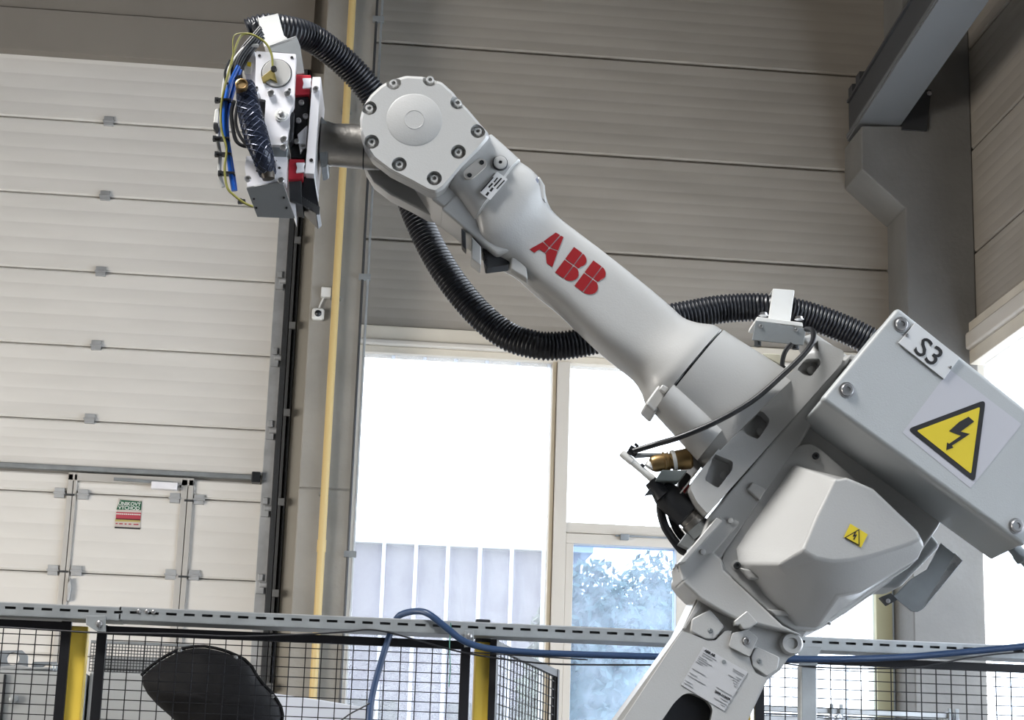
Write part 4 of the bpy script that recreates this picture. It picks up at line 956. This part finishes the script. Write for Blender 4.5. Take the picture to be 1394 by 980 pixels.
fl2((320, 375), (420, 490), [(0, .014), (.6, .017), (1, .022)], 'connector_boot', BLACK)
fl2((395, 440), (620, 650), [(0, .020), (.1, .026), (.25, .030), (.95, .030), (1, .026)], 'connector_body', mat('connector_black', (.016, .018, .022), .5), 4.0, 28)
fl2((590, 625), (700, 745), [(0, .027), (.2, .027), (.22, .024), (.45, .024), (.5, .027), (.8, .027), (.85, .023), (1, .023)], 'connector_nut', STEEL, 4.0, 28)
fl2((670, 730), (720, 790), [(0, .030), (1, .030)], 'connector_base', GALV, 4.0, 6)
MB().prism(PP(cA((270, 490), (320, 425), (400, 470), (370, 490), (335, 478), (300, 480)), 3.98), N*.01).build('spread_clip', DARK, fc, bevel=.001)
MB().prism(PP(cA((575, 420), (625, 400), (670, 530), (672, 568), (600, 500)), 4.02), N*.02).build('red_tag', mat('red_tag', (.36, .04, .04), .5), fc, bevel=.002)
MB().prism(PP(cA((550, 465), (560, 470), (640, 370), (630, 362)), 3.97), N*.004).build('white_strip', WHITE, fc)
MB().prism(PP(cA((540, 380), (600, 300), (640, 330), (600, 560), (530, 470)), 4.03), N*.03).build('valve_body', BLACK, fc, bevel=.003)
MB().prism(PP(cA((540, 865), (600, 780), (690, 830), (620, 905)), 3.985), N*.04).build('hex_nut', GALV, fc, bevel=.002)
for q, r_ in ((((405, 500), (400, 600), (430, 720), (490, 820), (560, 910), (600, 930)), .0095), (((470, 560), (490, 660), (520, 740), (560, 800), (610, 850)), .0085)):
    MB().tube(spline(PP(cA(*q), 4.02), 8), r_, 10).build('black_pipe', BLACK, fc)

# =================================================================== GRIPPER
gr = thing('gripper_head', 'silver and black gripper head bolted to the end of the robot wrist', 'gripper', P(390, 170, 3.95))
gpz = P(390, 170, 3.95)
ap = MB().prism(PP([(425.6, 104.5), (437, 104.5), (428, 236.7), (415, 236)], 3.90), N*.19).build('adapter_plate', ALU, gr, bevel=.0015)
bolt(P(*c1((490, 375))[0], 3.899), -N, .007, ap); MB().lathe(P(*c1((471, 668))[0], 3.8995), -N, [(0, .004), (.001, .004), (.001, 0)], 12).build('hole', INK, ap)
MB().prism(PP(c1((512, 480), (545, 520), (540, 690), (512, 700), (500, 600)), 3.96), N*.09).build('flange_adapter', GALV, ap, bevel=.004)
MB().prism(PP(c1((478, 322), (510, 325), (506, 350), (474, 348)), 3.905), N*.05).build('clamp', ALU, ap)
# red bearing blocks and silver rail ends
for (y0_, x0_) in ((310, 405), (662, 378)):
    MB().prism(PP(c1((x0_, y0_), (x0_+65, y0_+2), (x0_+58, y0_+82), (x0_-4, y0_+86)), 3.905), N*.16).build('bearing_block', RED, gr, bevel=.002)
    MB().prism(PP(rounded(c1((x0_+28, y0_+15), (x0_+68, y0_+15), (x0_+62, y0_+30), (x0_+66, y0_+55), (x0_+28, y0_+58), (x0_+34, y0_+36)), 1.5, 2), 3.90), N*.17).build('rail', ALU, gr, bevel=.001)
MB().prism(PP(c1((395, 395), (460, 400), (445, 660), (385, 660)), 3.92), N*.14).build('core_block', BLACK, gr, bevel=.002)
MB().prism(PP(c1((412, 560), (455, 520), (450, 600), (425, 640)), 3.912), N*.03).build('shaft_clamp', ALU, gr, bevel=.002)
for q in ((418, 505), (410, 592), (447, 487), (437, 612), (430, 430)): bolt(P(*c1(q)[0], 3.912), -N, .006, gr)
b = MB(); b.prism(PP(c1((440, 725), (480, 730), (505, 870), (490, 885), (425, 820)), 3.93), N*.12)
dc = b.build('drag_chain', BLACK, gr, bevel=.002)
for k in range(9):
    a, b_ = c1((432+k*8.5, 838+k*5))[0]; MB().obox(P(a, b_, 3.925), T*.003, N*.004, Z*.008).build('chain_link', DARK, dc)
MB().prism(PP(c1((378, 752), (430, 752), (432, 850), (380, 835)), 3.92), N*.10).build('side_block', DARK, gr, bevel=.002)
# motor mounting plates
ring_c = P(*c1((326, 306))[0], 3.865)
cutR = MB().lathe(ring_c-N*.02, N, [(0, .0335), (.034, .0335)], 40)
mp1 = MB().prism(PP(rounded(c1((240, 213), (407, 225), (398, 430), (380, 470), (380, 520), (366, 605), (292, 603), (276, 500), (281, 416), (236, 408)), 1.6, 2), 3.865), N*.03).build('motor_plate', ALU, gr, cut=cutR)
MB().lathe(ring_c+N*.006, -N, [(0, .031), (.008, .031), (.009, .030), (.009, 0)], 40).build('motor_face', mat('motor_face', (.55, .54, .52), .4, .2), gr)
MB().prism(PP(c1((262, 320), (300, 290), (318, 300), (330, 345), (300, 330), (270, 345)), 3.858), N*.012).build('wire_lug', mat('ochre', (.22, .17, .04), .5), gr, bevel=.002)
MB().lathe(P(*c1((315, 290))[0], 3.853), -N, [(0, .007), (.008, .006)], 10).build('terminal', BLACK, gr)
for q in ((255, 232), (390, 240), (243, 366), (380, 374)): MB().lathe(P(*c1(q)[0], 3.8645), -N, [(0, .0032), (.0008, .0032), (.0008, 0)], 10).build('hole', INK, gr)
for q in ((236, 386), (304, 391), (373, 392), (357, 583), (355, 616)): bolt(P(*c1(q)[0], 3.864), (-N-Z*.15), .0075, gr)
nu = P(*c1((347, 482))[0], 3.864); MB().lathe(nu, -N, [(0, .0145), (.003, .0145), (.004, .011), (.009, .0105), (.009, .006), (.004, .006), (.004, 0)], 24).build('centre_nut', WHITE, gr); bolt(nu-N*.006, -N, .006, gr, 'hex')
MB().prism(PP(c1((190, 215), (240, 213), (236, 390), (200, 380)), 3.89), N*.06).build('motor_body', ALU, gr, bevel=.003)
MB().prism(PP(c1((192, 255), (222, 258), (220, 310), (192, 306)), 3.885), N*.01).build('terminal_block', WHITE, gr, bevel=.001)
MB().prism(PP(c1((205, 258), (220, 260), (218, 275), (204, 272)), 3.880), N*.01).build('yellow_clip', YEL, gr)
MB().prism(PP(c1((240, 400), (280, 415), (275, 510), (240, 480)), 3.88), N*.08).build('motor_block', mat('motor_grey', (.16, .16, .165), .5), gr, bevel=.003)
MB().prism(PP(c1((300, 603), (376, 605), (368, 660), (300, 655)), 3.88), N*.08).build('spacer', GALV, gr, bevel=.002)
MB().prism(PP(c1((370, 450), (402, 470), (395, 580), (376, 600), (380, 540)), 3.885), N*.12).build('cam_guard', BLACK, gr, bevel=.003)
MB().prism(PP(rounded(c1((200, 650), (372, 655), (366, 765), (350, 760), (205, 785), (194, 700)), 1.6, 2), 3.88), N*.03).build('lower_plate', ALU, gr)
lc = P(*c1((288, 692))[0], 3.879)
MB().lathe(lc, -N, [(0, .0215), (.004, .0215), (.004, .0195), (.002, .019), (.002, 0)], 32).build('lower_ring', ALU, gr)
for q in ((240, 690), (246, 712), (322, 672), (338, 700)): MB().lathe(P(*c1(q)[0], 3.8765), -N, [(0, .003), (.0008, .003), (.0008, 0)], 10).build('hole', INK, gr)
for q in ((207, 748), (345, 755)): bolt(P(*c1(q)[0], 3.872), -N, .007, gr)
sl = MB(); f_ = PP(c1((200, 785), (350, 757)), 3.875); k_ = PP(c1((402, 912), (246, 905)), 3.935)
sl.prism([f_[0], f_[1], k_[0], k_[1]], Z*.004+N*.003).build('sloping_plate', mat('plate_grey', (.20, .205, .21), .45, .2), gr, bevel=.0008)
for q, n_ in (((232, 830), 3.897), ((357, 825), 3.897), ((242, 868), 3.915), ((368, 868), 3.915)): MB().lathe(P(*c1(q)[0], n_), -N, [(0, .0025), (.002, .0025), (.002, 0)], 8).build('hole', INK, gr)
MB().prism(PP(c1((352, 757), (372, 760), (406, 800), (404, 912)), 3.93), N*.06).build('side_plate', ALU, gr, bevel=.001)
# hose bracket on the gripper
MB().prism(PP(c1((296, 188), (408, 148), (425, 190), (442, 305), (410, 310), (400, 225), (300, 215)), 3.93), N*.005).build('hose_bracket', GALV, gr, bevel=.001)
MB().prism(PP(c1((296, 188), (408, 148), (412, 162), (300, 202)), 3.93), N*.10).build('bracket_foot', GALVL, gr, bevel=.001)
MB().prism(PP(c1((248, 75), (332, 55), (358, 152), (274, 195)), 3.955), N*.004).build('hose_strap', WHITE, gr, bevel=.0015)
MB().prism(PP(c1((248, 75), (332, 55), (334, 62), (250, 82)), 3.955), N*.11).build('hose_strap', WHITE, gr, bevel=.0015)
MB().prism(PP(c1((274, 190), (358, 148), (372, 160), (290, 200)), 3.935), N*.03).build('strap_foot', WHITE, gr, bevel=.001)
# braided cable
bp_ = PP(c1((196, 345), (205, 420), (222, 500), (245, 580), (268, 650), (288, 715)), 3.83)
bp_[-1] = P(*c1((290, 725))[0], 3.86)
path = spline(bp_, 10)
bs_ = MB().tube(path, lambda i: .0178+.0075*math.sin(PI*min(1, i/len(path)*1.05)), 20).build('braided_cable', SLEEVE, None, smooth=60)
tag(bs_, 'thick black braided cable sleeve running down the front of the gripper head', 'cable')
hx = MB(); n_ = len(path)
for s_ in (1, -1):
    for ph in range(8):
        pp_ = []
        for i in range(0, n_):
            t_ = (path[min(i+1, n_-1)]-path[max(i-1, 0)]).normalized(); u_ = N.cross(t_).normalized(); v_ = t_.cross(u_); r_ = .0178+.0075*math.sin(PI*min(1, i/n_*1.05))+.0006
            an = s_*i*.28+ph*PI/4; pp_.append(path[i]+(u_*math.cos(an)+v_*math.sin(an))*r_)
        hx.tube(pp_, .0009, 4)
o = hx.build('braid_weave', mat('braid', (.05, .06, .10), .25, .3), bs_); o['kind'] = 'stuff'
MB().lathe(P(*c1((290, 728))[0], 3.85), P(*c1((284, 690))[0], 3.85)-P(*c1((290, 728))[0], 3.85), [(-.01, .013), (.0, .015), (.02, .015), (.03, .012)], 18).build('cable_gland', mat('gland_brown', (.10, .085, .07), .4, .5), bs_)
e0 = P(*c1((180, 350))[0], 3.800)
MB().lathe(e0, -N+Z*.15, [(-.03, .0135), (0, .0135), (.001, .011), (-.003, .008), (-.003, 0)], 24).build('brass_end', BRASS, bs_)
def bundle(pts, r, label, m, n=3.86, name='cable', cat='cable'):
    o = wire([P(*c1(q)[0], n+(k*0)) for k, q in enumerate(pts)], r, name, m, None, 8, 8); tag(o, label, cat); return o
bundle([(168, 275), (150, 310), (132, 350), (118, 400), (108, 470), (112, 560), (125, 640), (135, 720), (148, 795)], .0052, 'bright blue air tube, outer one beside the gripper head', BLUET, 3.868, 'air_tube', 'tube')
bundle([(175, 290), (160, 330), (142, 390), (128, 440), (118, 500), (122, 580), (134, 660), (146, 735), (154, 795)], .0048, 'bright blue air tube, inner one beside the gripper head', BLUET, 3.878, 'air_tube', 'tube')
bundle([(310, 290), (306, 230), (285, 185), (255, 160), (215, 142), (180, 148), (155, 200), (130, 290), (108, 370), (95, 450), (97, 540), (118, 620), (110, 700), (120, 780), (150, 815), (190, 845), (228, 862)], .0026, 'yellow and green earth wire arching over the motor and down the left side', YG, 3.852, 'earth_wire', 'wire')
bundle([(240, 150), (205, 140), (160, 142), (145, 165), (145, 230), (140, 270)], .0014, 'thin yellow wire in a square loop above the cables', YG, 3.85, 'earth_wire', 'wire')
bundle([(250, 190), (200, 195), (150, 250), (112, 330), (100, 420), (88, 500), (82, 580), (90, 650), (88, 720), (104, 780)], .0042, 'grey and white cable down the far left of the gripper head', mat('cable_grey', (.45, .45, .44), .4), 3.875)
for i, (a, b_) in enumerate(((0, 0), (9, 6), (18, 10), (-8, -4), (26, 18))):
    bundle([(262+a*.4, 120+b_*2), (225+a, 165+b_), (195+a, 200+b_), (165+a, 250+b_), (150+a, 300), (152+a, 330)], .0042, ('black cable of the bundle under the hose end, %s' % ('topmost', 'second from the top', 'middle one', 'lowest and outermost', 'innermost by the motor')[i]), BLACK, 3.87+i*.004)
bundle([(150, 420), (138, 470), (145, 540), (160, 590), (195, 610), (225, 600)], .0042, 'glossy black cable bowing left of the braided sleeve', BLACK, 3.865)
bundle([(165, 430), (155, 500), (170, 560), (205, 610)], .0035, 'glossy black cable tight against the braided sleeve', BLACK, 3.86)
bundle([(130, 250), (112, 300), (115, 340), (125, 350)], .0028, 'thin black cable at the outer left of the bundle', BLACK, 3.86)
bundle([(240, 100), (232, 110), (240, 130), (256, 140)], .006, 'short black cable end sticking out of the hose end', BLACK, 3.99)
fw = thing('valve_block', 'small white and black valve block tied to the far left cables', 'valve', P(*c1((75, 490))[0], 3.87))
MB().prism(PP(c1((70, 455), (88, 450), (84, 515), (62, 512)), 3.87), N*.02).build('body', WHITE, fw, bevel=.002)
MB().prism(PP(c1((62, 512), (84, 516), (88, 545), (78, 560), (62, 535)), 3.87), N*.02).build('foot', BLACK, fw, bevel=.002)
for i, (a, b_) in enumerate(((108, 420), (100, 580), (108, 645), (122, 725), (185, 840))):
    q = P(*c1((a, b_))[0], 3.868); w_ = .016 if i < 4 else .006
    o = MB().obox(q, T*w_, N*.011, Z*.0022+T*0).build('cable_tie', BLACK, None, bevel=.0006)
    o2 = MB().obox(q-T*w_-Z*0, T*.004, N*.006, Z*.005).build('tie_head', BLACK, o)
    tag(o, 'black cable tie around the left cables, %s' % ('topmost', 'second from the top, under the valve block', 'third from the top', 'fourth from the top', 'lowest, around the earth wire only')[i], 'cable tie', 'cable ties on the gripper cables')
